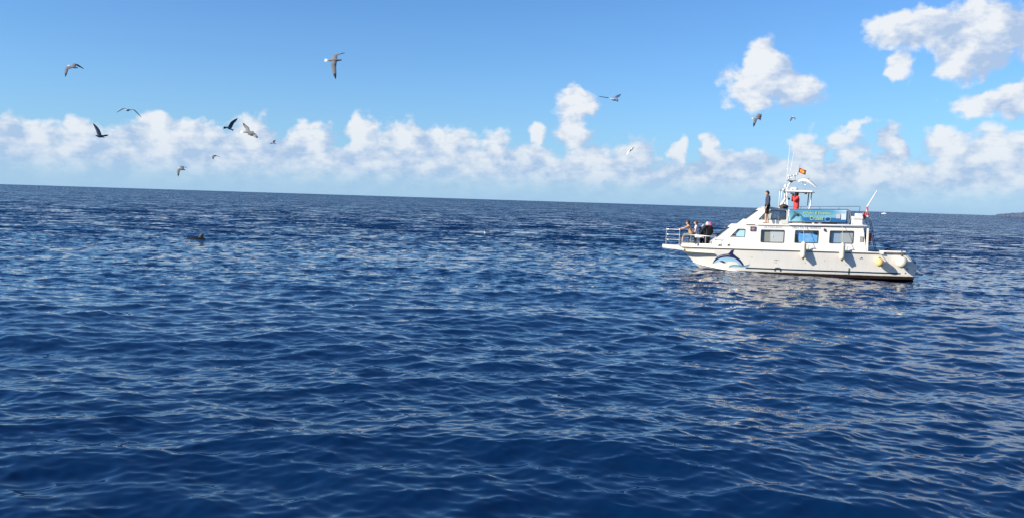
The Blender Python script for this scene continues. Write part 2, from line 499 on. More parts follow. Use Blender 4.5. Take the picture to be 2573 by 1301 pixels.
def make_sea():
    rs = [1.0, 2.0, 3.0, 4.0, 4.8, 5.5]
    r = 6.0
    while r < 60000:
        rs.append(r)
        r += max(0.030, 0.48 * r * r / (852 * CAM_H))
        if r > 4000: r *= 1.35
    rs = np.array(rs + [70000.0])
    fine = np.arange(-R(41), R(41), 0.00132)
    side = np.linspace(R(41), 2 * np.pi - R(41), 130)
    az = np.concatenate([fine, side])            # closed ring
    na, nr = len(az), len(rs)
    A, RR = np.meshgrid(az, rs)
    X = RR * np.sin(A); Y = RR * np.cos(A); Z = np.zeros_like(X)
    dr = np.gradient(rs)
    bands = ocean_bands()
    miss = np.zeros((nr, na, 2), np.float32)
    PX, PY = X.copy(), Y.copy()
    for i, b in enumerate(bands):
        lmid = math.sqrt(b[3] * b[4]) if i else b[3] * 1.6
        # a wave train is meshed while the rows are close enough to carry it; beyond that its slopes go to the shader
        w = np.clip(1.35 - dr / (lmid * (1.1 if i else 2.2)), 0, 1)
        w = w * w * (3 - 2 * w)
        wa = np.ones(na); wa[len(fine):] = 0.0 if i == 2 else 0.25
        wgt = w[:, None] * wa[None, :]
        ox, oy, oz = sample(b, X, Y)
        PX += ox * wgt; PY += oy * wgt; Z += oz * wgt
        if i >= 1: miss[:, :, i - 1] = np.sqrt(np.clip(1 - wgt ** 2, 0, 1))
    nv = na * nr + 1
    co = np.empty((nv, 3), np.float32)
    co[:-1, 0] = PX.ravel(); co[:-1, 1] = PY.ravel(); co[:-1, 2] = Z.ravel(); co[-1] = (0, 0, -0.05)
    J, I = np.meshgrid(np.arange(nr - 1), np.arange(na), indexing='ij')
    I2 = (I + 1) % na
    quads = np.stack([J * na + I, (J + 1) * na + I, (J + 1) * na + I2, J * na + I2], -1).reshape(-1, 4)
    tri = np.stack([np.full(na, nv - 1), np.arange(na), (np.arange(na) + 1) % na], -1)
    me = bpy.data.meshes.new('sea')
    me.vertices.add(nv); me.vertices.foreach_set('co', co.ravel())
    nl = quads.size + tri.size
    me.loops.add(nl)
    me.loops.foreach_set('vertex_index', np.concatenate([quads.ravel(), tri.ravel()]).astype(np.int32))
    npoly = len(quads) + len(tri)
    me.polygons.add(npoly)
    starts = np.concatenate([np.arange(len(quads)) * 4, quads.size + np.arange(len(tri)) * 3]).astype(np.int32)
    me.polygons.foreach_set('loop_start', starts)
    me.polygons.foreach_set('use_smooth', np.ones(npoly, bool))
    me.update(calc_edges=True)
    at = me.attributes.new('unmeshed', 'FLOAT_VECTOR', 'POINT')
    mv = np.zeros((nv, 3), np.float32); mv[:-1, :2] = miss.reshape(-1, 2)
    at.data.foreach_set('vector', mv.ravel())
    o = bpy.data.objects.new('sea', me); COL.objects.link(o)
    o['kind'] = 'structure'
    # water
    m = bpy.data.materials.new('sea_water'); m.use_nodes = True
    t = NT(m.node_tree); b = t.n['Principled BSDF']
    geo = t.new('ShaderNodeNewGeometry'); pos = geo.outputs['Position']
    atn = t.new('ShaderNodeAttribute', attribute_name='unmeshed')
    mB, mC, _ = t.sep(atn.outputs['Vector'])
    def slopes(scale, detail, amp, stretch):
        c_ = t.noise(t.v('MULTIPLY', pos, stretch), scale, detail, 0.6, 'Color')
        return t.v('MULTIPLY', t.v('SUBTRACT', c_, (0.5, 0.5, 0.5)), (amp * 0.75, amp, 0))
    sB = t.v('SCALE', slopes(0.75, 2.0, 1.5, (0.55, 1, 1)), scale=mB)
    sC = t.v('SCALE', slopes(3.2, 3.0, 1.7, (0.55, 1, 1)), scale=mC)
    sD = t.v('SCALE', slopes(11.0, 2.0, 0.22, (0.7, 1, 1)), scale=t.m('MULTIPLY_ADD', mC, 0.85, 0.15))
    sA = t.v('SCALE', slopes(0.22, 2.0, 0.7, (0.35, 1, 1)), scale=t.m('MULTIPLY', mB, mB))
    sB = t.v('ADD', sA, sB)
    # gusts: patches of rougher and smoother water
    gust = t.m('MULTIPLY_ADD', t.noise(t.v('MULTIPLY', pos, (0.45, 1, 1)), 0.05, 3.0, 0.6), 1.0, 0.5)
    s_all = t.v('SCALE', t.v('ADD', t.v('ADD', sB, sC), sD), scale=gust)
    # far normals tilted to -Y: darkens the water as if back slopes were hidden
    s_all = t.v('ADD', s_all, t.v('SCALE', (0.0, -0.24, 0.0), scale=mB))
    nrm = t.v('NORMALIZE', t.v('ADD', geo.outputs['Normal'], s_all))
    t.l.new(nrm, b.inputs['Normal'])
    b.inputs['Base Color'].default_value = (0.0013, 0.0165, 0.060, 1)
    b.inputs['Roughness'].default_value = 0.03
    b.inputs['IOR'].default_value = 1.333
    me.materials.append(m)
    return o
sea = make_sea()
_co = np.empty(len(sea.data.vertices) * 3, np.float32); sea.data.vertices.foreach_get('co', _co); _co = _co.reshape(-1, 3)
def sea_z(x, y):
    d_ = (_co[:, 0] - x) ** 2 + (_co[:, 1] - y) ** 2
    return float(_co[int(d_.argmin()), 2])

# ------------------------------------------------------------------ the excursion boat
# local frame: -x bow, +x stern, -y the side we see, z up from the waterline
BOAT_LOC = (14.696, 46.04, 0.0)
BOAT_ROT = (0.0, R(-0.8), R(-12.0))
boat = empty('excursion_boat', BOAT_LOC, BOAT_ROT)
tag(boat, 'white whale watching boat with long cabin and upper deck lying on the sea', 'boat')
BM = Matrix.LocRotScale(Vector(BOAT_LOC), Matrix.Rotation(BOAT_ROT[2], 3, 'Z') @ Matrix.Rotation(BOAT_ROT[1], 3, 'Y'), None)
HULL = hull_material()

NSEC = 49
G = spline([(-5.46, .30, 1.22), (-5.1, .80, 1.24), (-4.4, 1.32, 1.255), (-3.4, 1.72, 1.262), (-2.0, 1.97, 1.264), (0, 2.05, 1.264), (3, 2.05, 1.252), (5.74, 1.92, 1.24)], NSEC)
M2 = spline([(-5.13, .05, .80), (-4.65, .58, .77), (-4.0, 1.11, .74), (-3.0, 1.53, .71), (-1.8, 1.78, .68), (0, 1.88, .66), (3, 1.89, .65), (6.33, 1.78, .62)], NSEC)
CH = spline([(-4.77, .035, .42), (-4.3, .52, .30), (-3.6, .98, .19), (-2.8, 1.30, .10), (-1.5, 1.56, .02), (0, 1.69, -.02), (3, 1.71, -.05), (6.20, 1.66, -.05)], NSEC)
KE = spline([(-4.74, 0.0, .38), (-4.43, 0, .10), (-3.9, 0, -.20), (-3, 0, -.40), (-1.5, 0, -.5), (0, 0, -.55), (3, 0, -.55), (6.12, 0, -.45)], NSEC)
def half(sgn):
    rows = []
    for i in range(NSEC):
        a, b, c, k = G[i], M2[i], CH[i], KE[i]
        row = []
        for q in range(9):
            t_ = q / 8
            # slight hollow in the bow sections
            p = (a * (1 - t_) * (1 - 2 * t_) + b * 4 * t_ * (1 - t_) + c * t_ * (2 * t_ - 1))
            # straight in profile: only the breadth is curved
            a_, b_ = (a, b) if t_ <= .5 else (b, c)
            w_ = t_ * 2 if t_ <= .5 else t_ * 2 - 1
            p.x = a_.x + (b_.x - a_.x) * w_; p.z = a_.z + (b_.z - a_.z) * w_
            row.append(p)
        row += [c * (1 - q / 3) + k * (q / 3) for q in (1, 2, 3)]
        rows.append([(p.x, p.y * sgn, p.z) for p in row])
    return rows
near, farr = half(-1), half(1)
hm = MB(); hm.grid(near); hm.grid(farr)
tr = [near[-1][i] for i in range(12)] + [farr[-1][i] for i in range(10, -1, -1)]
hm.add(tr, [tuple(range(len(tr)))])
st = [near[0][i] for i in range(12)] + [farr[0][i] for i in range(10, -1, -1)]
hm.add(st, [tuple(range(len(st)))])
hull = hm.build('hull', HULL, boat, smooth=True, auto=28)
hv = MB(); hv.grid(near)
BVH = BVHTree.FromPolygons([Vector(v) for v in hv.v], hv.f)
def on_hull(x, z, off=0.006):
    h, n, _, _ = BVH.ray_cast(Vector((x, -8, z)), Vector((0, 1, 0)))
    if h is None:
        h, n, _, _ = BVH.find_nearest(Vector((x, -1.7, z)))
    if n.y > 0: n = -n
    return h + n * off

def resample(pts, n):
    P = [Vector((p[0], 0, p[1])) for p in pts]
    return [(q.x, q.z) for q in spline(P, n)]

def decal(name, up_, lo, m_, parent, n=40, k=5, off=0.006):
    A, B = resample(up_, n), resample(lo, n)
    rows = [[tuple(on_hull(a[0] + (b[0] - a[0]) * j / k, a[1] + (b[1] - a[1]) * j / k, off)) for a, b in zip(A, B)] for j in range(k + 1)]
    mb = MB(); mb.grid(rows)
    return mb.build(name, m_, parent, smooth=True)

# painted dolphin and wave on the bow
em = decal('dolphin_emblem', [(-3.74, .41), (-3.68, .57), (-3.55, .75), (-3.42, .87), (-3.2, .95), (-2.93, .99), (-2.72, .985), (-2.57, .88), (-2.37, .73), (-2.24, .58), (-2.13, .40)],
           [(-3.725, .40), (-3.645, .505), (-3.52, .62), (-3.34, .74), (-3.12, .80), (-2.93, .81), (-2.70, .78), (-2.59, .73), (-2.46, .64), (-2.335, .53), (-2.225, .39)], NAVY, hull)
em['label'] = 'painted blue dolphin leaping over a wave on the bow'
decal('emblem_fin', [(-3.00, .96), (-2.89, 1.07), (-2.83, 1.17), (-2.68, 1.20)], [(-2.70, .94), (-2.72, 1.02), (-2.715, 1.10), (-2.675, 1.195)], NAVY, hull, n=14, k=4, off=.008)
decal('emblem_belly', [(-3.725, .40), (-3.645, .51), (-3.52, .63), (-3.34, .75), (-3.12, .81), (-2.93, .82), (-2.70, .79), (-2.59, .74), (-2.46, .65), (-2.335, .54), (-2.22, .395)],
      [(-3.73, .40), (-3.6, .45), (-3.45, .51), (-3.28, .54), (-3.11, .53), (-2.92, .58), (-2.69, .58), (-2.56, .56), (-2.46, .49), (-2.38, .39), (-2.21, .40)], PALE, hull, off=.005)
decal('emblem_sheen', [(-3.52, .755), (-3.38, .865), (-3.2, .905), (-3.0, .93), (-2.85, .915)], [(-3.50, .735), (-3.37, .825), (-3.2, .872), (-3.0, .90), (-2.85, .905)], LILAC, hull, n=20, k=3, off=.010)
decal('emblem_flipper', [(-3.40, .55), (-3.30, .595), (-3.20, .585), (-3.06, .50)], [(-3.38, .545), (-3.28, .51), (-3.18, .475), (-3.06, .49)], NAVY, hull, n=16, k=3, off=.009)
decal('emblem_wave', [(-2.89, .30), (-2.80, .37), (-2.65, .40), (-2.42, .40), (-2.17, .38), (-1.98, .43), (-1.85, .48)], [(-2.89, .27), (-2.79, .335), (-2.64, .365), (-2.42, .365), (-2.17, .345), (-1.98, .39), (-1.85, .47)], STRIPE, hull, off=.009)
decal('emblem_water', [(-2.89, .27), (-2.79, .335), (-2.64, .365), (-2.42, .365), (-2.17, .345), (-1.98, .39), (-1.85, .47)], [(-2.89, .23), (-2.78, .27), (-2.63, .29), (-2.42, .285), (-2.17, .27), (-1.98, .30), (-1.86, .44)], PALE, hull, off=.007)
# waterline stripe
decal('waterline_stripe', [(-2.05, .305), (0, .30), (3, .29), (5.55, .28)], [(-2.05, .232), (0, .227), (3, .217), (5.55, .207)], STRIPE, hull, n=60, k=2, off=.006)
# spray rail along the forward chine
mb = MB()
for sg in (-1, 1):
    mb.tube([(c.x, sg * (c.y + .012), c.z) for c in CH[:24]], [.028] * 20 + [.022, .016, .01, .004], 6)
mb.build('spray_rail', WHITE, boat, smooth=True)
# exhaust and bilge outlets, scuffs
for (x, z, r_) in [(5.85, .50, .045), (5.78, .28, .032), (3.62, .98, .035), (3.55, .955, .02), (1.85, .80, .016), (2.9, .62, .014), (-.55, .72, .018), (-.62, .62, .016), (.9, .66, .014)]:
    p = on_hull(x, z, 0.0)
    MB().tube([p + Vector((0, -.012, 0)), p + Vector((0, .05, 0))], r_, 12).build('drain_outlet', DARKTRIM, boat)
for (x0, x1, z) in [(-.66, -.38, .745), (-.58, -.48, .60), (2.2, 2.26, .36)]:
    decal('scuff_mark', [(x0, z + .008), ((x0 + x1) / 2, z + .014), (x1, z + .005)], [(x0, z), ((x0 + x1) / 2, z - .004), (x1, z)], DARKTRIM, hull, n=8, k=1, off=.004)
# the rubber chafe loop low on the side
for xc in (-.45, 3.05):
    pts = [tuple(on_hull(xc - .14, .17, .02)), tuple(on_hull(xc - .13, .33, .03)), tuple(on_hull(xc, .36, .03)), tuple(on_hull(xc + .13, .33, .03)), tuple(on_hull(xc + .14, .17, .02))] if xc < 0 else [tuple(on_hull(xc, .14, .02)), tuple(on_hull(xc, .46, .02))]
    MB().tube(spline(pts, 16) if xc < 0 else pts, .014, 6).build('side_strap', BLACK, boat, smooth=True)

# rub rail: dark seam with a white cap along the sheer
mb = MB(); mc = MB()
for sg in (-1, 1):
    mb.tube([(p.x, sg * (p.y + .008), p.z - .012) for p in G], .028, 6)
mb.build('rub_rail', DARKTRIM, boat, smooth=True)
# bulwark / toe rail that stands on the sheer
for sg in (-1, 1):
    mw = MB()
    rows = []
    for i, p in enumerate(G):
        h = interp([(-5.5, .20), (-3.9, .205), (-3.6, .10), (3.6, .10), (4.0, .06), (5.8, .05)], p.x)
        o_, n_ = p.y - .005, p.y - .07
        rows.append([(p.x, sg * o_, p.z - .01), (p.x, sg * o_, p.z + h - .03), (p.x, sg * (o_ - .02), p.z + h), (p.x, sg * n_, p.z + h), (p.x, sg * (n_ - .01), p.z - .02)])
    mw.grid(rows)
    mw.build('bulwark', WHITE, boat, smooth=True, auto=40)
# decks
def deck(name, x0, x1, z, m_):
    rows = []
    xs = [x0 + (x1 - x0) * i / 24 for i in range(25)]
    tab = [(p.x, p.y) for p in G]
    for x in xs:
        y = interp(tab, x) - .05
        rows.append([(x, -y, z), (x, -y / 2, z + .015), (x, 0, z + .02), (x, y / 2, z + .015), (x, y, z)])
    mb_ = MB(); mb_.grid(rows)
    rb = [[(v[0], v[1], z - .05) for v in r_] for r_ in rows]
    mb_.grid(rb)
    return mb_.build(name, m_, boat, smooth=True)
deck('fore_deck', -5.42, -3.7, .98, GREYDECK)
deck('main_deck', -3.7, 3.9, 1.24, GREYDECK)
deck('aft_deck', 3.9, 5.70, 1.18, GREYDECK)
# aft gunwale tube, near side rolls white
for sg in (-1, 1):
    tab = [(p.x, p.y) for p in G]
    pts = [(x, sg * (interp(tab, x) + .0), 1.335) for x in (4.5, 4.8, 5.2, 5.5, 5.70)]
    MB().tube([(4.47, pts[0][1], 1.335)] + pts + [(5.735, pts[-1][1], 1.335)], [.03, .052, .052, .052, .052, .052, .03], 10).build('gunwale_tube', WHITE, boat, smooth=True, auto=50)
MB().box(4.5, 4.66, -2.07, -1.94, 1.20, 1.33, .02).build('gunwale_bracket', WHITE, boat)
# transom cap, swim platform
MB().box(6.12, 6.72, -1.35, 1.35, .16, .22, .02).build('swim_platform', GREYDECK, boat)
mb = MB()
mb.tube([(6.66, .6, .2), (6.68, .6, .86), (6.70, .6, .90)], .018, 8); mb.ball((6.71, .6, .93), .045)
mb.build('platform_post', RAILWHITE, boat, smooth=True)
mb = MB(); mb.box(6.2, 6.5, -.35, .35, -.2, .62, .06); mb.box(6.18, 6.62, -.25, .25, .55, .80, .07)
mb.build('outboard_motor', mat('motor_dark', (.045, .04, .045), .45), boat, smooth=True, auto=40)

# bow pulpit platform
mb = MB()
pl = [(-6.42, .20), (-6.46, .12), (-6.48, 0), (-6.46, -.12), (-6.42, -.20), (-5.75, -.34), (-5.30, -.42), (-5.30, .42), (-5.75, .34)]
mb.add([(x, y, 1.30 + .02 * (x < -6)) for x, y in pl] + [(x * .997, y * .9, 1.03 + (.10 if x < -6 else (.05 if x < -5.5 else 0))) for x, y in pl],
       [tuple(range(9)), tuple(range(17, 8, -1))] + [(i, (i + 1) % 9, 9 + (i + 1) % 9, 9 + i) for i in range(9)])
mb.build('bow_platform', WHITE, boat)
MB().tube([(-6.62, 0, 1.17), (-6.40, 0, 1.17)], .05, 10).build('anchor_roller', STEEL, boat, smooth=True, auto=40)
# pulpit rail (three tiers) and its posts
def rail_y(x): return interp([(-6.32, .17), (-6.1, .24), (-5.55, .42), (-5.2, .72), (-4.9, .95), (-4.5, 1.20), (-3.9, 1.46), (-3.3, 1.62)], x)
pr = MB()
for z, r_ in ((2.16, .022), (1.885, .014), (1.60, .014)):
    loop = [(x, -rail_y(x), z) for x in (-5.52, -5.8, -6.1, -6.25)] + [(-6.31, -.12, z), (-6.33, 0, z), (-6.31, .12, z)] + [(x, rail_y(x), z) for x in (-6.25, -6.1, -5.8, -5.52)]
    pr.tube(loop, r_, 8)
prail = pr.build('pulpit_rail', STEEL, boat, smooth=True, auto=50)
for x in (-6.26, -5.55):
    for sg in (-1, 1):
        zb = 1.30 if x < -5.8 else 1.28
        mp = MB(); mp.tube([(x - .02 if x < -6 else x, sg * rail_y(x), zb), (x, sg * rail_y(x), 2.19)], .026, 8); mp.ball((x, sg * rail_y(x), 2.19), .034)
        mp.build('post', STEEL, prail, smooth=True, auto=50)
# low side rails round the fore deck
for sg in (-1, 1):
    fr_ = MB().tube([(-5.36, sg * (rail_y(-5.36)), 1.45), (-5.33, sg * (rail_y(-5.33)), 1.88)] + [(x, sg * rail_y(x), 1.90 - .025 * (x + 5.2)) for x in (-5.2, -4.9, -4.5, -4.1, -3.75, -3.5)], .022, 8).build('fore_deck_rail', STEEL, boat, smooth=True, auto=50)
    for x in (-4.93, -4.16, -3.62):
        MB().tube([(x, sg * rail_y(x), 1.40), (x, sg * rail_y(x), 1.90 - .025 * (x + 5.2))], .02, 8).build('post', STEEL, fr_, smooth=True, auto=50)
# mooring cleats / deck fairleads
for (x, y, z) in [(-4.66, -1.33, 1.44), (-3.42, -1.62, 1.37), (-2.95, -1.70, 1.40)]:
    mb = MB(); mb.box(x - .035, x + .035, y - .03, y + .03, z - .03, z + .06, .01)
    mb.add([(x - .13, y - .035, z), (x + .13, y - .035, z), (x + .13, y + .035, z), (x - .13, y + .035, z), (x - .01, y - .02, z + .12), (x + .02, y + .02, z + .12)],
           [(0, 1, 4), (1, 2, 5, 4), (2, 3, 5), (3, 0, 4, 5), (0, 3, 2, 1)])
    mb.build('cleat', DARKTRIM, boat)

# ---- cabin -------------------------------------------------------------------
TH_ = .045
def side_aft(sg): return lambda x, z: (x, sg * (1.80 - .07 * (z - 1.24) / 1.26), z)
def side_fwd(sg):
    def f(x, z):
        y = 1.80 + (1.06 - 1.80) * (-2.1 - x) / (4.05 - 2.1)
        return (x, sg * (y - .07 * (z - 1.24) / 1.26), z)
    return f
XB = -2.1
W_aft = [[(-1.36, 1.63), (-.18, 1.63), (-.16, 2.30), (-1.35, 2.30)], [(.33, 1.645), (1.50, 1.655), (1.53, 2.315), (.36, 2.31)], [(2.04, 1.67), (3.22, 1.68), (3.24, 2.34), (2.07, 2.33)]]
W_fwd = [(-2.93, 1.86), (-2.14, 1.86), (-2.13, 2.32), (-2.52, 2.32)]
def window(loop, fmap, nin, parent, r_=.07, contents=(), name='window'):
    """rubber frame ring, recessed pane; the frame is the part, pane and curtains its sub-parts"""
    out = round_poly(loop, r_); inn = inset(out, .035)
    n3 = Vector(nin)
    def f0(x, z): return Vector(fmap(x, z)) - n3 * .012
    fr = MB(); fr.wall([out, inn], f0, n3, .075)
    fo = fr.build(name, TRIM, parent)
    def f1(x, z): return Vector(fmap(x, z)) + n3 * .035
    pm = MB(); pl_ = inset(out, .030); pm.add([f1(*q) for q in pl_], [tuple(range(len(pl_)))]); pm.build('pane', GLASS, fo)
    for (nm, poly, m_, dep) in contents:
        def f2(x, z, dep=dep): return Vector(fmap(x, z)) + n3 * dep
        MB().wall([poly], f2, n3, .012).build(nm, m_, fo)
    return fo
for sg in (-1, 1):
    nin = (0, -sg, 0)
    outl = [(XB, 1.22), (3.86, 1.22), (3.86, 1.42), (3.68, 2.50), (XB, 2.50)]
    MB().wall([outl] + [list(reversed(round_poly(w, .07))) for w in W_aft], side_aft(sg), nin, TH_).build('cabin_side', WHITE, boat)
    MB().wall([[(-4.05, 1.22), (XB, 1.22), (XB, 2.54), (-2.37, 2.535), (-2.69, 2.53), (-3.86, 1.50), (-4.05, 1.33)], list(reversed(round_poly(W_fwd, .04)))], side_fwd(sg), nin, TH_).build('cabin_side', WHITE, boat)
    if sg < 0:
        c0 = [('curtain', [(-1.33, 1.60), (-.83, 1.60), (-.83, 2.34), (-1.33, 2.34)], CURT_A, .10), ('curtain', [(-.86, 1.60), (-.15, 1.60), (-.15, 2.34), (-.86, 2.34)], CURT_B, .075)]
        c1 = [('curtain', [(.30, 1.60), (.62, 1.60), (.46, 2.0), (.42, 2.35), (.30, 2.35)], BROWN, .22), ('curtain', [(.60, 1.60), (1.56, 1.60), (1.56, 2.02), (1.2, 2.14), (.95, 2.05), (.5, 2.2), (.48, 2.05)], TOWELBLUE, .10), ('curtain', [(.78, 1.9), (1.30, 1.9), (1.30, 2.36), (.78, 2.36)], mat('curtain_blue_grey', (.42, .50, .60), .9), .16)]
        c2 = [('curtain', [(2.0, 1.62), (2.14, 1.62), (2.14, 2.38), (2.0, 2.38)], BROWN, .12), ('curtain', [(2.14, 1.62), (2.66, 1.62), (2.66, 2.38), (2.14, 2.38)], mat('curtain_slate', (.30, .40, .52), .9), .12), ('curtain', [(2.62, 1.62), (3.28, 1.62), (3.28, 2.38), (2.62, 2.38)], mat('curtain_stone', (.42, .44, .44), .9), .09)]
        cs = (c0, c1, c2)
    else: cs = ((), (), ())
    for w, c in zip(W_aft, cs): window(w, side_aft(sg), nin, boat, contents=c)
    window(W_fwd, side_fwd(sg), nin, boat, .04, name='quarter_window', contents=[('added_view_panel', [(-2.58, 1.84), (-2.10, 1.84), (-2.10, 2.36), (-2.58, 2.36)], mat('added_view_blue', (.36, .58, .68), .8), .09)] if sg < 0 else ())  # pale blue panel added to imitate the bright view through the glass
MB().ball((-.74, -1.70, 1.95), (.03, .012, .04)).build('window_sticker', RAILWHITE, boat, smooth=True)
# raked front of the cabin with two windscreens
def front(u, v):     # u across -1..1, v up the rake 0..1
    a = 1.50 + .02; x = -3.86 + (3.86 - 2.69) * v; z = 1.50 + 1.03 * v
    y = abs(Vector(side_fwd(1)(x, z)).y)
    return Vector((x - .0 - .10 * (1 - u * u), y * u, z))
def rake(u, v): return front(u, v)
fl = MB()
rows = []
NU = 12
for j in range(9):
    rows.append([tuple(front(-1 + 2 * i / NU, j / 8)) for i in range(NU + 1)])
def patch(us, vs, off=0.0):
    nn = Vector((-.66, 0, .75))
    return [[tuple(front(u, v) + nn * off) for u in us] for v in vs]
def lin(a, b, n): return [a + (b - a) * i / n for i in range(n + 1)]
# frame of the front built as strips round two openings
for us, vs in ((lin(-1, 1, 12), lin(0, .30, 2)), (lin(-1, 1, 12), lin(.82, 1.0, 2)), (lin(-1, -.90, 1), lin(.30, .82, 4)), (lin(.90, 1, 1), lin(.30, .82, 4)), (lin(-.04, .04, 1), lin(.30, .82, 4))):
    fl.grid(patch(us, vs)); fl.grid(patch(us, vs, -.04))
front_o = fl.build('cabin_front', WHITE, boat, smooth=True, auto=30)
for (a, b) in ((-.90, -.04), (.04, .90)):
    mb = MB(); mb.grid(patch(lin(a, b, 6), lin(.30, .82, 4), -.02)); mb.build('windscreen', GLASS, boat, smooth=True)
    mb = MB()
    ring = [tuple(front(u, .30)) for u in lin(a, b, 6)] + [tuple(front(b, v)) for v in lin(.30, .82, 4)] + [tuple(front(u, .82)) for u in lin(b, a, 6)] + [tuple(front(a, v)) for v in lin(.82, .30, 4)]
    mb.tube(ring, .016, 6); mb.build('windscreen_seal', TRIM, boat, smooth=True)
mb = MB(); mb.grid([[tuple(front(-1 + 2 * i / NU, 0)) for i in range(NU + 1)], [(front(-1 + 2 * i / NU, 0).x - .12, front(-1 + 2 * i / NU, 0).y, .98) for i in range(NU + 1)]])
mb.build('cabin_front_base', WHITE, boat, smooth=True)
# hard top over the fore cabin, cabin back, inner floor and bulkhead
mb = MB(); mb.grid([[tuple(front(-1 + 2 * i / NU, 1.0)) for i in range(NU + 1)], [(-2.3, y * 1.58, 2.545) for y in lin(-1, 1, NU)], [(-1.4, y * 1.72, 2.545) for y in lin(-1, 1, NU)]])
mb.build('fore_cabin_roof', WHITE, boat, smooth=True)
mb = MB(); mb.add([(3.84, -1.76, 1.2), (3.84, 1.76, 1.2), (3.66, 1.70, 2.5), (3.66, -1.70, 2.5), (3.80, -1.76, 1.2), (3.80, 1.76, 1.2), (3.62, 1.70, 2.5), (3.62, -1.70, 2.5)],
                  [(0, 1, 2, 3), (7, 6, 5, 4), (0, 3, 7, 4), (1, 5, 6, 2), (0, 4, 5, 1), (3, 2, 6, 7)])
mb.build('cabin_back', WHITE, boat)
mb = MB(); mb.box(3.86, 3.96, -1.78, -1.66, 1.25, 2.48, .03); mb.build('corner_post', WHITE, boat)
MB().box(-1.9, -1.86, -1.6, 1.6, 1.26, 2.48).build('bulkhead', mat('bulkhead_cream', (.55, .50, .42), .7), boat)
# seats inside the saloon
for x in (-.9, .5, 1.9, 2.9):
    for y in (-.9, .9):
        mb = MB(); mb.box(x - .25, x + .25, y - .5, y + .5, 1.27, 1.62, .04); mb.box(x + .18, x + .28, y - .5, y + .5, 1.55, 2.0, .04)
        mb.build('bench_seat', mat('seat_vinyl', (.30, .33, .38), .6), boat)
# roof slab with a rolled white edge
ro = round_poly([(-1.62, -1.78), (3.84, -1.79), (3.84, 1.79), (-1.62, 1.78)], .12, 4)
MB().wall([ro], lambda x, y: (x, y, 2.525), (0, 0, 1), .085).build('cabin_roof', WHITE, boat)
for sg in (-1, 1):
    mb = MB(); mb.tube([(.02, sg * 1.79, 2.585), (.06, sg * 1.79, 2.592), (1.8, sg * 1.80, 2.60), (3.80, sg * 1.80, 2.605), (3.86, sg * 1.78, 2.605)], [.03, .05, .05, .05, .025], 10)
    mb.build('roof_edge_roll', RAILWHITE, boat, smooth=True, auto=50)
MB().tube([(3.86, -1.77, 2.6), (3.87, 1.77, 2.6)], .04, 8).build('roof_edge_roll', RAILWHITE, boat, smooth=True)

# ---- wheelhouse --------------------------------------------------------------
WY = 1.36
WO = [(-2.40, 2.54), (-.03, 2.61), (.02, 2.70), (-.02, 3.30), (-.14, 3.36), (-.90, 3.50), (-1.10, 3.49), (-1.26, 3.43)]
WW = [(-1.50, 2.80), (-.07, 2.82), (-.06, 3.30), (-1.06, 3.29)]
for sg in (-1, 1):
    fm = lambda x, z, sg=sg: (x, sg * (WY - .10 * (z - 2.5) - .14 * max(0, -1.0 - x)), z)
    nin = (0, -sg, 0)
    MB().wall([WO, list(reversed(round_poly(WW, .06)))], fm, nin, TH_).build('wheelhouse_side', WHITE, boat)
    window(WW, fm, nin, boat, .06, name='wheelhouse_window', contents=[('lightening_panel', [(-1.30, 2.78), (-.86, 2.78), (-.78, 3.32), (-1.02, 3.32)], mat('lightening_pale', (.62, .63, .58), .8), .12), ('lightening_panel', [(-.42, 3.0), (-.02, 3.0), (-.02, 3.33), (-.42, 3.33)], mat('lightening_grey', (.50, .52, .54), .8), .12)] if sg < 0 else ())  # pale panels added behind the glass to lighten this window
def wfront(u, v):
    x = -2.40 + 1.14 * v; z = 2.54 + .89 * v
    y = WY - .10 * (z - 2.5) - .14 * max(0, -1.0 - x)
    return Vector((x - .10 * (1 - u * u), y * u, z))
def wpatch(us, vs, off=0.0): return [[tuple(wfront(u, v) + Vector((-.62, 0, .78)) * off) for u in us] for v in vs]
fl = MB()
for us, vs in ((lin(-1, 1, 12), lin(0, .32, 2)), (lin(-1, 1, 12), lin(.84, 1.0, 2)), (lin(-1, -.9, 1), lin(.32, .84, 4)), (lin(.9, 1, 1), lin(.32, .84, 4)), (lin(-.04, .04, 1), lin(.32, .84, 4))):
    fl.grid(wpatch(us, vs)); fl.grid(wpatch(us, vs, -.04))
fl.build('wheelhouse_front', WHITE, boat, smooth=True, auto=30)
for (a, b) in ((-.90, -.04), (.04, .90)):
    mb = MB(); mb.grid(wpatch(lin(a, b, 6), lin(.32, .84, 4), -.02)); mb.build('windscreen', GLASS, boat, smooth=True)
    ring = [tuple(wfront(u, .32)) for u in lin(a, b, 6)] + [tuple(wfront(b, v)) for v in lin(.32, .84, 4)] + [tuple(wfront(u, .84)) for u in lin(b, a, 6)] + [tuple(wfront(a, v)) for v in lin(.84, .32, 4)]
    MB().tube(ring, .016, 6).build('windscreen_seal', TRIM, boat, smooth=True)
mb = MB()
prof = [(-1.26, 3.43), (-1.10, 3.49), (-.90, 3.50), (-.14, 3.36), (-.02, 3.30)]
mb.grid([[(x - (.10 * (1 - u * u) if x < -1.2 else 0), (WY - .10 * (z - 2.5) - .14 * max(0, -1.0 - x)) * u, z + .03 * (1 - u * u)) for u in lin(-1, 1, 10)] for x, z in prof])
mb.build('wheelhouse_roof', WHITE, boat, smooth=True, auto=40)
MB().box(-.05, -.01, -1.28, -.3, 2.61, 3.28).build('wheelhouse_back', WHITE, boat)
MB().box(-.05, -.01, .3, 1.28, 2.61, 3.28).build('wheelhouse_back', WHITE, boat)
MB().box(-.33, .05, -1.40, -1.375, 2.62, 2.79).build('wheelhouse_panel', mat('panel_grey', (.52, .51, .50), .6), boat)
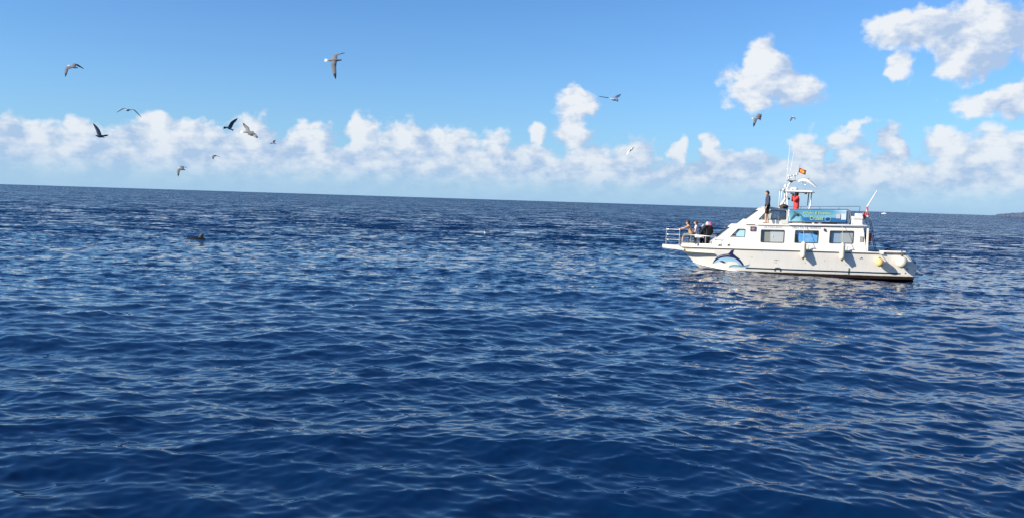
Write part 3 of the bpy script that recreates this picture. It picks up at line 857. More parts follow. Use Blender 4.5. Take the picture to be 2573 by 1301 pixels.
for (x, y) in ((-1.0, -.55), (-1.0, .5)):
    mb = MB(); mb.box(x - .18, x + .22, y - .25, y + .25, 2.60, 2.85, .05); mb.add([(x + .12, y - .25, 2.82), (x + .24, y - .25, 2.82), (x + .24, y + .25, 2.82), (x + .12, y + .25, 2.82), (x + .30, y - .2, 3.22), (x + .38, y - .2, 3.22), (x + .38, y + .2, 3.22), (x + .30, y + .2, 3.22)],
        [(0, 1, 5, 4), (1, 2, 6, 5), (2, 3, 7, 6), (3, 0, 4, 7), (4, 5, 6, 7)])
    mb.build('helm_seat', RAILWHITE, boat)
MB().box(-1.62, -1.35, -1.1, 1.1, 2.62, 2.84, .04).build('dashboard', mat('dash_grey', (.35, .35, .33), .7), boat)

# ---- upper deck ---------------------------------------------------------------
# frame that carries the banner, with the posts on the roof edge
BY = -1.72
fr_ = MB().tube([(.0, BY, 2.62), (.0, BY, 3.36), (.06, BY, 3.38), (2.90, BY, 3.42), (2.94, BY, 3.40), (2.95, BY, 2.62)], .022, 8).build('upper_deck_rail', STEEL, boat, smooth=True, auto=50)
MB().tube([(.0, BY, 2.70), (2.95, BY, 2.755)], .022, 8).build('bar', DARKTRIM, fr_, smooth=True)
for x in (.0, 1.48, 2.95):
    MB().tube([(x, BY + .005, 2.6), (x, BY + .005, 3.40)], .020, 8).build('post', STEEL, fr_, smooth=True)
fr2 = MB().tube([(.0, 1.72, 2.62), (.0, 1.72, 3.46), (.06, 1.72, 3.5), (4.05, 1.72, 3.60), (4.10, 1.72, 3.58), (4.0, 1.72, 2.62)], .016, 8).build('upper_deck_rail', STEEL, boat, smooth=True)
for x in (1.0, 2.0, 3.0): MB().tube([(x, 1.72, 2.6), (x, 1.72, 3.52)], .014, 8).build('post', STEEL, fr2, smooth=True)
MB().tube([(.0, 1.72, 3.1), (4.03, 1.72, 3.15)], .010, 6).build('bar', STEEL, fr2, smooth=True)
# benches and lockers on the upper deck, seen under the banner
for (x0, x1) in ((.25, 1.25), (1.75, 2.5)):
    mb = MB(); mb.box(x0, x1, -1.2, -.7, 2.62, 2.98, .03); mb.box(x0, x1, -.75, -.66, 2.95, 3.30, .03); mb.build('deck_bench', mat('bench_beige', (.42, .38, .32), .7), boat)
for (x0, x1) in ((1.33, 1.52), (1.98, 2.2)):
    MB().box(x0, x1, -1.62, -1.36, 2.62, 2.80, .02).build('deck_box', BROWN, boat)
# folded weather curtain at the aft end of the banner
rows = [[(2.99 + .05 * math.sin(k * 1.9) + .05 * (1 - abs(2 * j / 8 - 1)), BY + .03 * k, 3.38 - .70 * j / 8) for k in range(7)] for j in range(9)]
mb = MB(); mb.grid(rows); o = mb.build('folded_curtain', mat('curtain_canvas', (.36, .35, .31), .85), boat, smooth=True)
sm = o.modifiers.new('thickness', 'SOLIDIFY'); sm.thickness = .02
MB().box(2.98, 3.06, BY + .02, BY + .25, 2.62, 2.98, .02).build('rail_locker', BLACK, boat)
# helm console: sloped white column with dark instruments
mb = MB(); mb.tube([(-.30, -.25, 3.30), (-.22, -.25, 3.62), (-.02, -.25, 3.98)], [.10, .075, .06], 10); mb.build('helm_column', WHITE, boat, smooth=True)
mb = MB(); mb.ball((.02, -.27, 4.02), (.085, .07, .085)); mb.ball((.14, -.3, 3.93), (.06, .05, .06)); mb.build('compass', BLACK, boat, smooth=True)
mb = MB(); mb.ball((-.13, -.5, 3.50), (.24, .3, .15)); mb.build('helm_cover', mat('cover_dark', (.05, .035, .025), .8), boat, smooth=True)
MB().box(-.35, .05, -.8, .2, 2.62, 3.40, .05).build('helm_console', WHITE, boat)

# ---- sun top, mast and fittings ------------------------------------------------
tt = round_poly([(-.08, -.65), (1.33, -.65), (1.33, .65), (-.08, .65)], .08, 3)
MB().wall([tt], lambda x, y: (x, y, 4.315 - .015 * x), (0, 0, 1), .09).build('sun_top', RAILWHITE, boat)
MB().wall([round_poly([(-.04, -.69), (1.40, -.69), (1.40, .69), (-.04, .69)], .05, 3)], lambda x, y: (x, y, 4.285 - .015 * x), (0, 0, 1), .028).build('sun_top_trim', DARKTRIM, boat)
for sg in (-1, 1):
    MB().tube([(1.20, sg * .58, 2.62), (1.20, sg * .58, 3.42), (1.25, sg * .58, 4.29)], .03, 8).build('sun_top_leg', STEEL, boat, smooth=True)
    MB().tube([(.06, sg * .58, 2.62), (.06, sg * .58, 3.33), (-.01, sg * .58, 4.29)], .024, 8).build('sun_top_leg', RAILWHITE, boat, smooth=True)
    MB().tube([(-.30, sg * .58, 3.45), (-.26, sg * .58, 4.36), (-.02, sg * .58, 4.38)], .016, 8).build('sun_top_stay', RAILWHITE, boat, smooth=True)
mb = MB(); mb.lathe((.42, 0, 4.40), [(.05, 0), (.20, .02), (.21, .08), (.17, .13), (.06, .16)], 16); mb.build('radar_dome', RAILWHITE, boat, smooth=True, auto=50)
mast = MB().tube([(.00, 0, 4.40), (.10, 0, 4.62), (.24, 0, 4.86)], [.065, .055, .045], 10).build('mast', RAILWHITE, boat, smooth=True)
mb = MB(); mb.box(.04, .50, -.16, .16, 4.895, 4.92, .008); mb.add([(.14, -.1, 4.89), (.38, -.1, 4.89), (.38, .1, 4.89), (.14, .1, 4.89), (.22, -.03, 4.80), (.28, -.03, 4.80), (.28, .03, 4.80), (.22, .03, 4.80)], [(0, 1, 5, 4), (1, 2, 6, 5), (2, 3, 7, 6), (3, 0, 4, 7)])
mb.build('mast_platform', DARKTRIM, mast)
mb = MB(); mb.tube([(.12, 0, 4.9), (.12, 0, 5.18)], .02, 8); mb.tube([(.10, 0, 5.18), (.5, 0, 5.20)], .013, 8); mb.tube([(.44, 0, 4.92), (.46, 0, 5.2)], .010, 8); mb.tube([(.22, -.1, 4.92), (.22, -.1, 5.17)], .010, 8); mb.build('light_frame', STEEL, mast, smooth=True)
for (x, z, r_) in ((.10, 5.17, .045), (.40, 5.19, .05), (.52, 5.26, .05)):
    mb = MB(); mb.lathe((x, 0, z - .05), [(r_ * .7, 0), (r_, .02), (r_, .08), (r_ * .5, .11)], 12); mb.build('mast_light', RAILWHITE, mast, smooth=True, auto=40)
for (x, y, z, r_) in ((-.08, -.45, 4.60, .085), (-.20, -.58, 4.41, .055), (.0, -.60, 4.41, .05)):
    mb = MB(); mb.lathe((x, y, z - r_), [(r_ * .3, -.10), (r_ * .35, 0), (r_ * .9, r_ * .4), (r_, r_), (r_ * .8, r_ * 1.6), (r_ * .3, r_ * 2)], 14); mb.build('antenna_dome', RAILWHITE, boat, smooth=True)
mb = MB(); mb.box(-.26, .02, -.6, .6, 4.37, 4.41, .01); mb.build('light_bracket', DARKTRIM, boat)
for (x0, z0, x1, z1, y) in ((-.05, 4.45, .09, 6.89, -.30), (.14, 4.92, .35, 6.53, .1)):
    MB().tube([(x0, y, z0), (x0 + (x1 - x0) * .4, y, z0 + (z1 - z0) * .4), (x1, y, z1)], [.014, .010, .006], 8).build('whip_antenna', RAILWHITE, boat, smooth=True)
# horn loudspeaker under the sun top
mb = MB(); mb.tube([(.70, -.7, 4.27), (.86, -.7, 4.24)], .012, 6); mb.lathe((.94, -.7, 4.20), [(.09, -.02), (.075, .0), (.03, .07), (.02, .10)], 12); mb.build('horn', BLACK, boat, smooth=True, auto=40)
mb = MB(); mb.tube([(1.04, -.86, 3.36), (1.15, -.86, 3.52)], .02, 8); mb.tube([(1.18, -.86, 3.36), (1.12, -.86, 3.56)], .02, 8); mb.ball((1.13, -.86, 3.56), .04); mb.build('rail_clamp', RAILWHITE, boat, smooth=True)

# leaping dolphin figure on a rod
def tapered(pts, rad, flat=1.0, seg=14):
    P = spline(pts, 26); rows = []
    for i, p in enumerate(P):
        d = (P[min(i + 1, 25)] - P[max(i - 1, 0)]).normalized()
        w = Vector((0, 1, 0)); u = d.cross(w).normalized()
        r_ = interp(rad, i / 25)
        rows.append([tuple(p + u * r_ * math.cos(2 * math.pi * k / seg) + w * r_ * flat * math.sin(2 * math.pi * k / seg)) for k in range(seg)])
    return rows
mb = MB()
rows = tapered([(.58, 0, 4.83), (.72, 0, 4.915), (.95, 0, 4.93), (1.18, 0, 4.86), (1.40, 0, 4.70), (1.58, 0, 4.55)], [(0, .008), (.06, .03), (.16, .06), (.4, .10), (.6, .085), (.85, .035), (1, .012)], .85)
mb.grid(rows, closed=True); mb.add(rows[0], [tuple(range(14))]); mb.add(rows[-1], [tuple(range(14))])
fig = mb.build('dolphin_figure', RAILWHITE, boat, smooth=True)
fig['label'] = 'leaping white dolphin figure with grey back on a rod'
rows2 = tapered([(1.02, 0, 4.985), (1.2, 0, 4.905), (1.40, 0, 4.745), (1.58, 0, 4.58)], [(0, .02), (.4, .045), (1, .012)], .9)
mb = MB(); mb.grid(rows2, closed=True); mb.build('back', FIGGREY, fig, smooth=True)
mb = MB(); mb.add([(1.04, -.015, 4.98), (1.14, -.015, 4.93), (1.20, 0, 5.085), (1.04, .015, 4.98), (1.14, .015, 4.93), (1.13, 0, 5.05)], [(0, 1, 2, 5), (3, 5, 2, 4), (0, 5, 3), (1, 4, 2)]); mb.build('dorsal_fin', FIGGREY, fig)
mb = MB(); mb.add([(1.55, 0, 4.60), (1.66, -.15, 4.53), (1.60, 0, 4.56), (1.66, .15, 4.53), (1.55, 0, 4.575), (1.65, -.15, 4.515), (1.59, 0, 4.54), (1.65, .15, 4.515)], [(0, 1, 2, 3), (7, 6, 5, 4), (0, 4, 5, 1), (1, 5, 6, 2), (2, 6, 7, 3), (3, 7, 4, 0)]); mb.build('tail_fluke', FIGGREY, fig)
for sg in (-1, 1):
    MB().add([(.80, sg * .07, 4.88), (.88, sg * .07, 4.86), (.90, sg * .17, 4.76), (.80, sg * .06, 4.865), (.88, sg * .06, 4.845), (.90, sg * .165, 4.75)], [(0, 1, 2), (5, 4, 3), (0, 3, 4, 1), (1, 4, 5, 2), (2, 5, 3, 0)]).build('flipper', FIGGREY, fig)
MB().tube([(.97, 0, 4.38), (.97, 0, 4.88)], .013, 8).build('rod', STEEL, fig, smooth=True)

# ---- aft end of the roof --------------------------------------------------------
mb = MB(); mb.box(3.44, 3.88, -.35, .35, 2.61, 2.93, .02); mb.build('life_raft_box', WHITE, boat)
mb = MB(); mb.box(3.40, 3.90, -.40, .40, 2.93, 3.06, .02); mb.box(3.60, 3.88, -.38, .38, 3.04, 3.22, .03); mb.build('raft_canister', mat('canister_white', (.66, .66, .65), .5), boat)
MB().tube([(4.15, 0, 2.62), (4.13, 0, 3.58), (4.60, 0, 4.44)], [.02, .022, .028], 8).build('stern_pole', RAILWHITE, boat, smooth=True)
MB().tube([(3.86, 0, 2.60), (4.17, 0, 2.62)], .02, 8).build('pole_bracket', STEEL, boat, smooth=True)
lad = empty('boarding_ladder', (0, 0, 0), parent=boat)
for y in (.35, .75):
    MB().tube([(4.38, y, 3.06), (4.76, y, 1.24)], .016, 8).build('rail', mat('ladder_grey', (.14, .14, .15), .5), lad, smooth=True)
for k in range(6):
    t_ = (k + .5) / 6; x, z = 4.38 + .38 * t_, 3.06 - 1.82 * t_
    MB().tube([(x, .35, z), (x, .75, z)], .012, 6).build('rung', MATS['ladder_grey'], lad, smooth=True)
MB().box(3.525, 3.69, -1.80, -1.782, 1.79, 2.07).build('side_vent', mat('vent_grey', (.42, .41, .40), .6), boat)
for k in range(5):
    MB().box(3.53, 3.685, -1.807, -1.800, 1.82 + k * .05, 1.835 + k * .05).build('vent_slat', mat('vent_dark', (.24, .23, .22), .6), boat)
mb = MB(); mb.box(1.76, 1.84, -1.80, -1.73, 2.33, 2.42, .015); mb.lathe((1.80, -1.79, 2.28), [(.02, 0), (.05, .03), (.045, .06), (.02, .08)], 10); mb.build('side_lamp', mat('lamp_maroon', (.10, .03, .03), .5), boat, smooth=True, auto=40)
sg_ = MB().wall([round_poly([(-1.89, 2.20), (-1.61, 2.20), (-1.61, 2.445), (-1.89, 2.445)], .012, 2)], lambda x, z: (x, -1.755 - .0, z), (0, -1, 0), .02).build('cabin_sign', PURPLE, boat)
for (x0, x1, z0, z1) in ((-1.82, -1.68, 2.35, 2.38), (-1.84, -1.66, 2.30, 2.335), (-1.80, -1.70, 2.245, 2.275)):
    MB().box(x0, x1, -1.779, -1.7755, z0, z1).build('sign_print', PINKISH, sg_)
for (x) in (-2.45,):
    MB().tube([(x, -1.80, 1.27), (x, -1.76, 1.86)], .006, 6).build('panel_seam', mat('seam_grey', (.5, .49, .46), .6), boat)
mb = MB(); mb.lathe((5.09, -.9, 1.2), [(.20, 0), (.24, .06), (.22, .16), (.12, .24), (.04, .26)], 16); mb.build('deck_bollard_cover', BLACK, boat, smooth=True)

# ---- lettering --------------------------------------------------------------------
def lettering(text, height, width, m_, shear=0.0, depth=.004, bold=0.0):
    cu = bpy.data.curves.new('lettering', 'FONT'); cu.body = text; cu.size = 1.0; cu.shear = shear; cu.offset = bold
    tmp = bpy.data.objects.new('lettering', cu); COL.objects.link(tmp)
    dg = bpy.context.evaluated_depsgraph_get(); me = bpy.data.meshes.new_from_object(tmp.evaluated_get(dg))
    bpy.data.objects.remove(tmp, do_unlink=True); bpy.data.curves.remove(cu)
    co = np.empty(len(me.vertices) * 3, np.float32); me.vertices.foreach_get('co', co); co = co.reshape(-1, 3)
    mn, mx = co.min(0), co.max(0)
    co[:, 0] = (co[:, 0] - mn[0]) / (mx[0] - mn[0]) * width; co[:, 1] = (co[:, 1] - mn[1]) / (mx[1] - mn[1]) * height
    me.vertices.foreach_set('co', co.ravel()); me.materials.clear(); me.materials.append(m_)
    return me
def place_text(me, x, y, z, parent, tilt=0.0, lean=0.0):
    o = bpy.data.objects.new('lettering', me); COL.objects.link(o); o.parent = parent
    o.location = (x, y, z); o.rotation_euler = (R(90) + lean, 0, 0); o.rotation_euler.rotate_axis('Z', tilt)
    return o
place_text(lettering('VETERNEW', .085, .95, LETTERGREY), -1.24, -1.7465, 2.385, boat, .005, -.055)
place_text(lettering('VIDA DE LA MARINA', .080, 1.44, LETTERBLUE), .20, -1.7475, 2.390, boat, .01, -.055)

# ---- the banner on the upper rail (a thing of its own) ------------------------------
def banner_material():
    m = bpy.data.materials.new('banner_print'); m.use_nodes = True
    t = NT(m.node_tree); b = t.n['Principled BSDF']
    tcn = t.new('ShaderNodeTexCoord'); g = tcn.outputs['Generated']; x, y, z = t.sep(g)
    n = t.noise(t.v('MULTIPLY', g, (4.0, 1, 1.2)), 3.0, 4.0, 0.6)
    zz = t.m('ADD', z, t.m('MULTIPLY', t.m('SUBTRACT', n, .5), .25))
    c = t.mix(t.sstep(zz, .45, .95), (.16, .42, .52, 1), (.08, .27, .42, 1))
    c = t.mix(t.m('MULTIPLY', t.sstep(x, .70, .98), t.sstep(zz, .3, .5)), c, (.40, .56, .64, 1))
    blue = t.m('MULTIPLY', t.sstep(t.m('SUBTRACT', z, t.m('MULTIPLY', t.sstep(x, .75, .95), -.0)), .40, .36), t.m('MULTIPLY', t.sstep(x, .18, .24), t.sstep(z, .06, .10)))
    c = t.mix(blue, c, (.025, .15, .38, 1))
    c = t.mix(t.m('MULTIPLY', t.sstep(x, .30, .05), t.sstep(z, .45, .10)), c, (.28, .58, .66, 1))
    t.l.new(c, b.inputs['Base Color']); b.inputs['Roughness'].default_value = .45
    return m
def BW(p): return BM @ Vector(p)
ban = empty('banner', BW((0.02, BY - .03, 2.73)), BOAT_ROT)
tag(ban, 'blue advertising banner with yellow lettering and a dolphin along the upper deck rail', 'banner')
rows = [[(x, .012 * math.sin(x * 5) * math.sin(z * 5) - .012, z + .012 * x) for x in lin(0, 2.86, 40)] for z in lin(0.0, .62, 10)]
mb = MB(); mb.grid(rows); bo = mb.build('sheet', banner_material(), ban, smooth=True)
sm = bo.modifiers.new('thickness', 'SOLIDIFY'); sm.thickness = .006
place_text(lettering('Whales & Dolphins', .165, 1.36, LETTERYEL, .15, bold=.01), .70, -.042, .385, ban, .0)
place_text(lettering('Cruises', .20, .64, LETTERYEL, .1, bold=.012), 1.04, -.042, .115, ban, .0)
def flat(name, pts, m_, y=-.045, parent=ban):
    return MB().wall([pts], lambda x, z: (x, y, z), (0, 1, 0), .002).build(name, m_, parent)
BANG = mat('banner_dolphin_grey', (.09, .16, .17), .5)
def fsp(pts, n=30): return [(q.x, q.z) for q in spline([(p[0], 0, p[1]) for p in pts], n)]
flat('printed_dolphin', fsp([(.05, .10), (.14, .24), (.24, .42), (.36, .49), (.48, .46), (.58, .40), (.68, .27)], 24) + fsp([(.66, .26), (.58, .30), (.48, .36), (.38, .34), (.30, .34), (.20, .22), (.08, .09)], 24)[1:], BANG)
flat('printed_fin', fsp([(.24, .42), (.24, .50), (.20, .57)], 8) + fsp([(.26, .55), (.32, .47)], 5), BANG)
flat('printed_flipper', fsp([(.33, .36), (.40, .42), (.50, .40)], 10) + fsp([(.48, .34), (.42, .30), (.34, .34)], 10), mat('banner_dark', (.02, .05, .05), .5), y=-.047)
rg = fsp([(1.92 + .15 * math.cos(a), .17 + .13 * math.sin(a)) for a in lin(0, 2 * math.pi, 16)], 33)[:-1]
MB().wall([rg, list(reversed(inset(rg, .018)))], lambda x, z: (x, -.046, z), (0, 1, 0), .002).build('printed_ring', PALE, ban)
flat('printed_whale', fsp([(1.82, .14), (1.88, .21), (1.97, .23), (2.04, .16)], 12) + fsp([(2.0, .13), (1.92, .14), (1.84, .12)], 8), mat('banner_dark2', (.02, .05, .06), .5))
flat('printed_panel', [(2.32, .22), (2.52, .22), (2.52, .44), (2.32, .44)], mat('banner_pale', (.50, .52, .56), .5), y=-.043)
flat('printed_panel', [(2.56, .16), (2.80, .16), (2.80, .46), (2.56, .46)], mat('banner_white', (.62, .72, .78), .5), y=-.043)

# ------------------------------------------------------------------ things that hang on or lie aboard the boat
def aboard(name, p, label, cat, group=None, yaw=0.0):
    o = empty(name, BW(p), (BOAT_ROT[0], BOAT_ROT[1], BOAT_ROT[2] + yaw))
    tag(o, label, cat, group)
    return o

for (x, top, lab) in ((.75, 1.72, 'long cream fender hanging below the middle cabin window'), (2.64, 1.70, 'long cream fender hanging below the rearmost cabin window')):
    f = aboard('fender', (x, -2.21, top - .88), lab, 'fender', 'long cream fenders on the boat side')
    MB().lathe((0, 0, .08), [(.035, -.02), (.08, .0), (.125, .06), (.135, .14), (.135, .66), (.125, .73), (.08, .79), (.03, .82)], 18).build('body', CREAM, f, smooth=True, auto=50)
    MB().lathe((0, 0, .0), [(.012, -.03), (.03, .0), (.075, .075), (.095, .105)], 12).build('end_cap', BROWN, f, smooth=True)
    MB().lathe((0, 0, .87), [(.07, -.01), (.045, .03), (.02, .06)], 12).build('end_cap', CREAM, f, smooth=True)
    MB().tube([(0, 0, .92), (.0, .16, 1.25), (.01, .38, 1.80), (.02, .60, 1.82)], .010, 6).build('rope', ROPE, f, smooth=True)
    MB().tube([(.05, .02, .90), (.22, .36, .78), (.30, .42, .42)], .006, 6).build('tether', ROPE, f, smooth=True)
for (x, z, r_, m_, lab) in ((4.46, .79, .205, YELLOW, 'small round yellow fender buoy hanging near the stern'), (5.49, .84, .285, CREAM, 'big round cream fender buoy hanging at the stern corner')):
    f = aboard('ball_fender', (x, -1.93 - r_ * 1.0, z), lab, 'fender', 'round buoys hanging at the stern')
    mb = MB(); mb.lathe((0, 0, -r_), [(r_ * .12, .0)] + [(r_ * math.sin(math.pi * k / 12), r_ * (1 - math.cos(math.pi * k / 12))) for k in range(1, 11)] + [(r_ * .35, r_ * 1.97)], 20)
    mb.build('body', m_, f, smooth=True)
    MB().lathe((0, 0, r_ * .9), [(r_ * .34, 0), (r_ * .22, r_ * .18), (r_ * .10, r_ * .30), (r_ * .08, r_ * .42)], 12).build('neck', mat('buoy_neck', (.07, .05, .035), .6), f, smooth=True)
    MB().lathe((0, 0, -r_ * 1.08), [(.008, 0), (.022, .02), (.03, .05)], 10).build('eyelet', MATS['buoy_neck'], f, smooth=True)
    MB().tube([(0, 0, r_ * 1.2), (0, .08 + r_ * .4, 1.37 - z), (.0, r_ + .02, 1.42 - z)], .013, 6).build('rope', MATS['buoy_neck'] if r_ > .25 else ROPE, f, smooth=True)

# red life ring hung on the cabin back, edge towards us
lr = aboard('life_ring', (4.10, -.75, 2.0), 'dark red life ring hung on the back wall of the cabin', 'life ring', yaw=R(14))
mb = MB(); rows = []
for i in range(25):
    a = 2 * math.pi * i / 24
    rows.append([(.07 * math.cos(b), (.27 + .075 * math.sin(b)) * math.cos(a), (.27 + .075 * math.sin(b)) * math.sin(a)) for b in lin(0, 2 * math.pi * 11 / 12, 11)])
mb.grid(rows, closed=True); mb.build('ring', ORANGE, lr, smooth=True)
for k in range(4):
    a = math.pi / 4 + k * math.pi / 2
    MB().tube([(.0, .27 * math.cos(a - .12), .27 * math.sin(a - .12)), (.0, .27 * math.cos(a + .12), .27 * math.sin(a + .12))], .08, 12).build('band', CANVASWHITE, lr, smooth=True)
# red life jacket beside it
lj = aboard('life_jacket', (4.20, -.35, 1.62), 'crumpled dark red life jacket hanging behind the cabin', 'life jacket')
mb = MB(); mb.grid([[((.055 + .055 * math.sin(z * 5.5 + .4)) * math.cos(a) + .05 * math.sin(z * 4), .17 * math.sin(a) * (1 + .2 * math.sin(z * 9)), z) for a in lin(0, 2 * math.pi * 13 / 14, 13)] for z in lin(0, .66, 14)], closed=True)
mb.build('vest', ORANGE, lj, smooth=True)
MB().tube([(.10, -.12, .3), (.14, -.02, .33), (.13, .1, .31)], .018, 6).build('strap', BLACK, lj, smooth=True)
MB().tube([(.03, 0, .60), (-.02, 0, .74), (-.34, 0, .78)], .010, 6).build('hanger', ROPE, lj, smooth=True)

# flag of Spain on its staff
MB().tube([(.50, 0, 5.20), (.58, 0, 5.24), (.67, 0, 5.80)], .010, 6).build('flag_staff', mat('staff_wood', (.35, .18, .14), .6), boat, smooth=True)
fg = aboard('flag', (.60, 0, 5.36), 'small red and yellow flag flying above the sun top', 'flag')
def cloth(u, v):      # u along fly, v up the hoist
    return (.02 + .04 * v + .345 * u, .035 * math.sin(u * 6.5 + v), .24 * v - .145 * u + .012 * math.sin(u * 8))
for (v0, v1, m_) in ((0, .26, FLAGRED), (.26, .74, FLAGYEL), (.74, 1.0, FLAGRED)):
    mb = MB(); mb.grid([[cloth(u, v) for u in lin(0, 1, 16)] for v in lin(v0, v1, 3)]); o = mb.build('stripe', m_, fg, smooth=True)
    o.modifiers.new('thickness', 'SOLIDIFY').thickness = .004
mb = MB(); mb.grid([[tuple(Vector(cloth(u, v)) + Vector((0, -.006, 0))) for u in lin(.30, .48, 4)] for v in lin(.36, .66, 4)]); mb.build('coat_of_arms', mat('flag_crest', (.32, .10, .03), .8), fg, smooth=True)
# furled ensign on the stern pole
fu = aboard('furled_flag', (4.12, -.03, 2.78), 'furled red and white ensign wrapped on the stern pole', 'flag')
def furl(z, a): 
    r_ = .055 + .03 * math.sin(z * 7.0 + .8) + .014 * math.sin(3 * a + z * 5)
    return (.02 + r_ * math.cos(a) + .035 * math.sin(z * 4.2), r_ * .8 * math.sin(a), z)
for (z0, z1, m_) in ((0, .34, CANVASWHITE), (.34, .80, CANVASRED)):
    mb = MB(); mb.grid([[furl(z, a) for a in lin(0, 2 * math.pi * 13 / 14, 13)] for z in lin(z0, z1, 10)], closed=True); mb.build('cloth', m_, fu, smooth=True)
mb = MB(); mb.grid([[(-.04 - .15 * u - .02 * math.sin(v * 9), -.05 + .02 * math.sin(u * 7), .58 - .10 * u - (.42 - .06 * u) * v) for u in lin(0, 1, 8)] for v in lin(0, 1, 8)])
o = mb.build('loose_cloth', CANVASRED, fu, smooth=True); o.modifiers.new('thickness', 'SOLIDIFY').thickness = .012
# towel over the fore deck rail
tw = aboard('towel', (-4.48, -rail_y(-4.48) - .0, 1.885), 'white towel draped over the low rail of the fore deck', 'towel')
mb = MB(); rows = []
for i in range(13):
    x = -.24 + .48 * i / 12; hang = .05 + .05 * math.exp(-(x / .10) ** 2) + .01 * math.sin(x * 30)
    yy = -(rail_y(-4.48 + x) - rail_y(-4.48)); zz = -.025 * x
    rows.append([(x, yy - .035 - .01 * math.sin(x * 25), zz - hang), (x, yy - .034, zz - hang * .4), (x, yy - .026, zz + .018), (x, yy, zz + .032), (x, yy + .026, zz + .018), (x, yy + .036, zz - .04), (x, yy + .04, zz - .12)])
mb.grid(rows); o = mb.build('cloth', CANVASWHITE, tw, smooth=True); o.modifiers.new('thickness', 'SOLIDIFY').thickness = .008

# ------------------------------------------------------------------ people
SKIN = {'tan': mat('skin_tan', (.52, .29, .17), .5), 'fair': mat('skin_fair', (.62, .38, .29), .5), 'warm': mat('skin_warm', (.48, .27, .18), .5)}
def person(label, pos, yaw, J, skin, clothes, hair, scale=1.0, look=(1, 0, -.05), group=None, extra=None):
    """J: joints in the person's own frame (x forward, y left, z up from the soles)"""
    root = aboard('person', pos, label, 'person', group, yaw)
    root.scale = (scale,) * 3
    V_ = lambda k: Vector(J[k])
    sets = {}
    def seg(key, a, b, ra, rb, n=6):
        a, b = Vector(a), Vector(b); mb = sets.setdefault(key, [])
        mb.append((a, b, ra, rb))
    for s_ in ('L', 'R'):
        sg = 1 if s_ == 'L' else -1
        side = (V_('shL') - V_('shR')).normalized() * sg
        hs = (V_('hipL') - V_('hipR')).normalized() * sg
        seg('torso', V_('pelvis') + hs * .07, V_('spine') + side * .055, .105, .10)
        seg('torso', V_('spine') + side * .055, V_('chest') + side * .075, .10, .105)
        seg('torso', V_('chest') + side * .075, V_('sh' + s_), .095, .062)
        seg('torso', V_('neck'), V_('sh' + s_), .05, .058)
        seg('hips', V_('pelvis') + hs * .06, V_('hip' + s_), .115, .098)
        seg('uarm', V_('sh' + s_), V_('el' + s_), .054, .042)
        seg('farm', V_('el' + s_), V_('wr' + s_), .041, .028)
        seg('thigh', V_('hip' + s_), V_('kn' + s_), .090, .058)
        seg('shin', V_('kn' + s_), V_('kn' + s_) * .6 + V_('an' + s_) * .4, .056, .056)
        seg('shin', V_('kn' + s_) * .6 + V_('an' + s_) * .4, V_('an' + s_), .056, .038)
        seg('foot', V_('an' + s_) + Vector((-.03, 0, -.03)), V_('toe' + s_), .040, .028)
    seg('torso', V_('pelvis'), V_('chest'), .11, .11)
    hd = V_('head'); lk = Vector(look).normalized(); lft = Vector((0, 0, 1)).cross(lk).normalized(); hup = lk.cross(lft)
    H = lambda a, b, c: hd + lk * a + lft * b + hup * c
    bd = MB()
    def cap(mb, a, b, ra, rb):
        mb.tube([a, a.lerp(b, .5), b], [ra, (ra + rb) / 2, rb], 10); mb.ball(a, ra, 10, 7); mb.ball(b, rb, 10, 7)
    for key in sets:
        for sgm in sets[key]: cap(bd, *sgm)
    cap(bd, V_('neck') - (V_('head') - V_('neck')) * .3, H(-.015, 0, -.06), .055, .05)
    # skull, jaw, nose, ears
    for (c, r_) in ((H(-.012, 0, .03), .088), (H(.012, 0, .012), .082), (H(.030, 0, -.045), .058), (H(.045, 0, -.075), .038), (H(-.03, 0, .02), .085)): bd.ball(c, r_, 12, 8)
    cap(bd, H(.085, 0, .012), H(.112, 0, -.022), .012, .017)
    for sg in (-1, 1): bd.ball(H(-.005, sg * .083, -.005), (.02, .014, .03), 8, 6)
    # hands: palm, four fingers, thumb
    for s_ in ('L', 'R'):
        sg = 1 if s_ == 'L' else -1
        w = V_('wr' + s_); d = Vector(J.get('hand' + s_, tuple((w - V_('el' + s_)).normalized()))).normalized()
        pn = Vector(J.get('palm' + s_, (0, -sg, -.2))); pn = (pn - d * pn.dot(d)).normalized(); ac = d.cross(pn).normalized()
        if J.get('thumbup', True) and ac.z < 0: ac = -ac
        for q in (-1, 0, 1): cap(bd, w + ac * q * .012, w + d * .075 + ac * q * .024, .019, .015)
        curl = J.get('curl' + s_, .5)
        for q, ln in zip((-1.5, -.5, .5, 1.5), (.060, .074, .080, .070)):
            a = w + d * .08 + ac * q * .019; b = a + (d * math.cos(curl) + pn * math.sin(curl)) * ln * .5
            c = b + (d * math.cos(curl * 2.4) + pn * math.sin(curl * 2.4)) * ln * .5
            cap(bd, a, b, .0095, .009); cap(bd, b, c, .009, .008)
        a = w + d * .03 + ac * .03; b = a + (d * .6 + ac * .7).normalized() * .035; c = b + (d * .9 + pn * .5).normalized() * .03
        cap(bd, a, b, .012, .011); cap(bd, b, c, .011, .009)
    o = bd.build('body', SKIN[skin], root, smooth=True)
    rm = o.modifiers.new('one_skin', 'REMESH'); rm.mode = 'VOXEL'; rm.voxel_size = .0095; rm.use_smooth_shade = True
    sm_ = o.modifiers.new('soften', 'SMOOTH'); sm_.factor = .5; sm_.iterations = 2
    for sg in (-1, 1):
        MB().ball(H(.078, sg * .032, .018), .011, 8, 6).build('eye', mat('eye_dark', (.02, .015, .012), .2), root, smooth=True)
    MB().tube([H(.083, -.022, -.058), H(.090, 0, -.060), H(.083, .022, -.058)], .006, 6).build('mouth', mat('lips', (.36, .13, .11), .5), root, smooth=True)
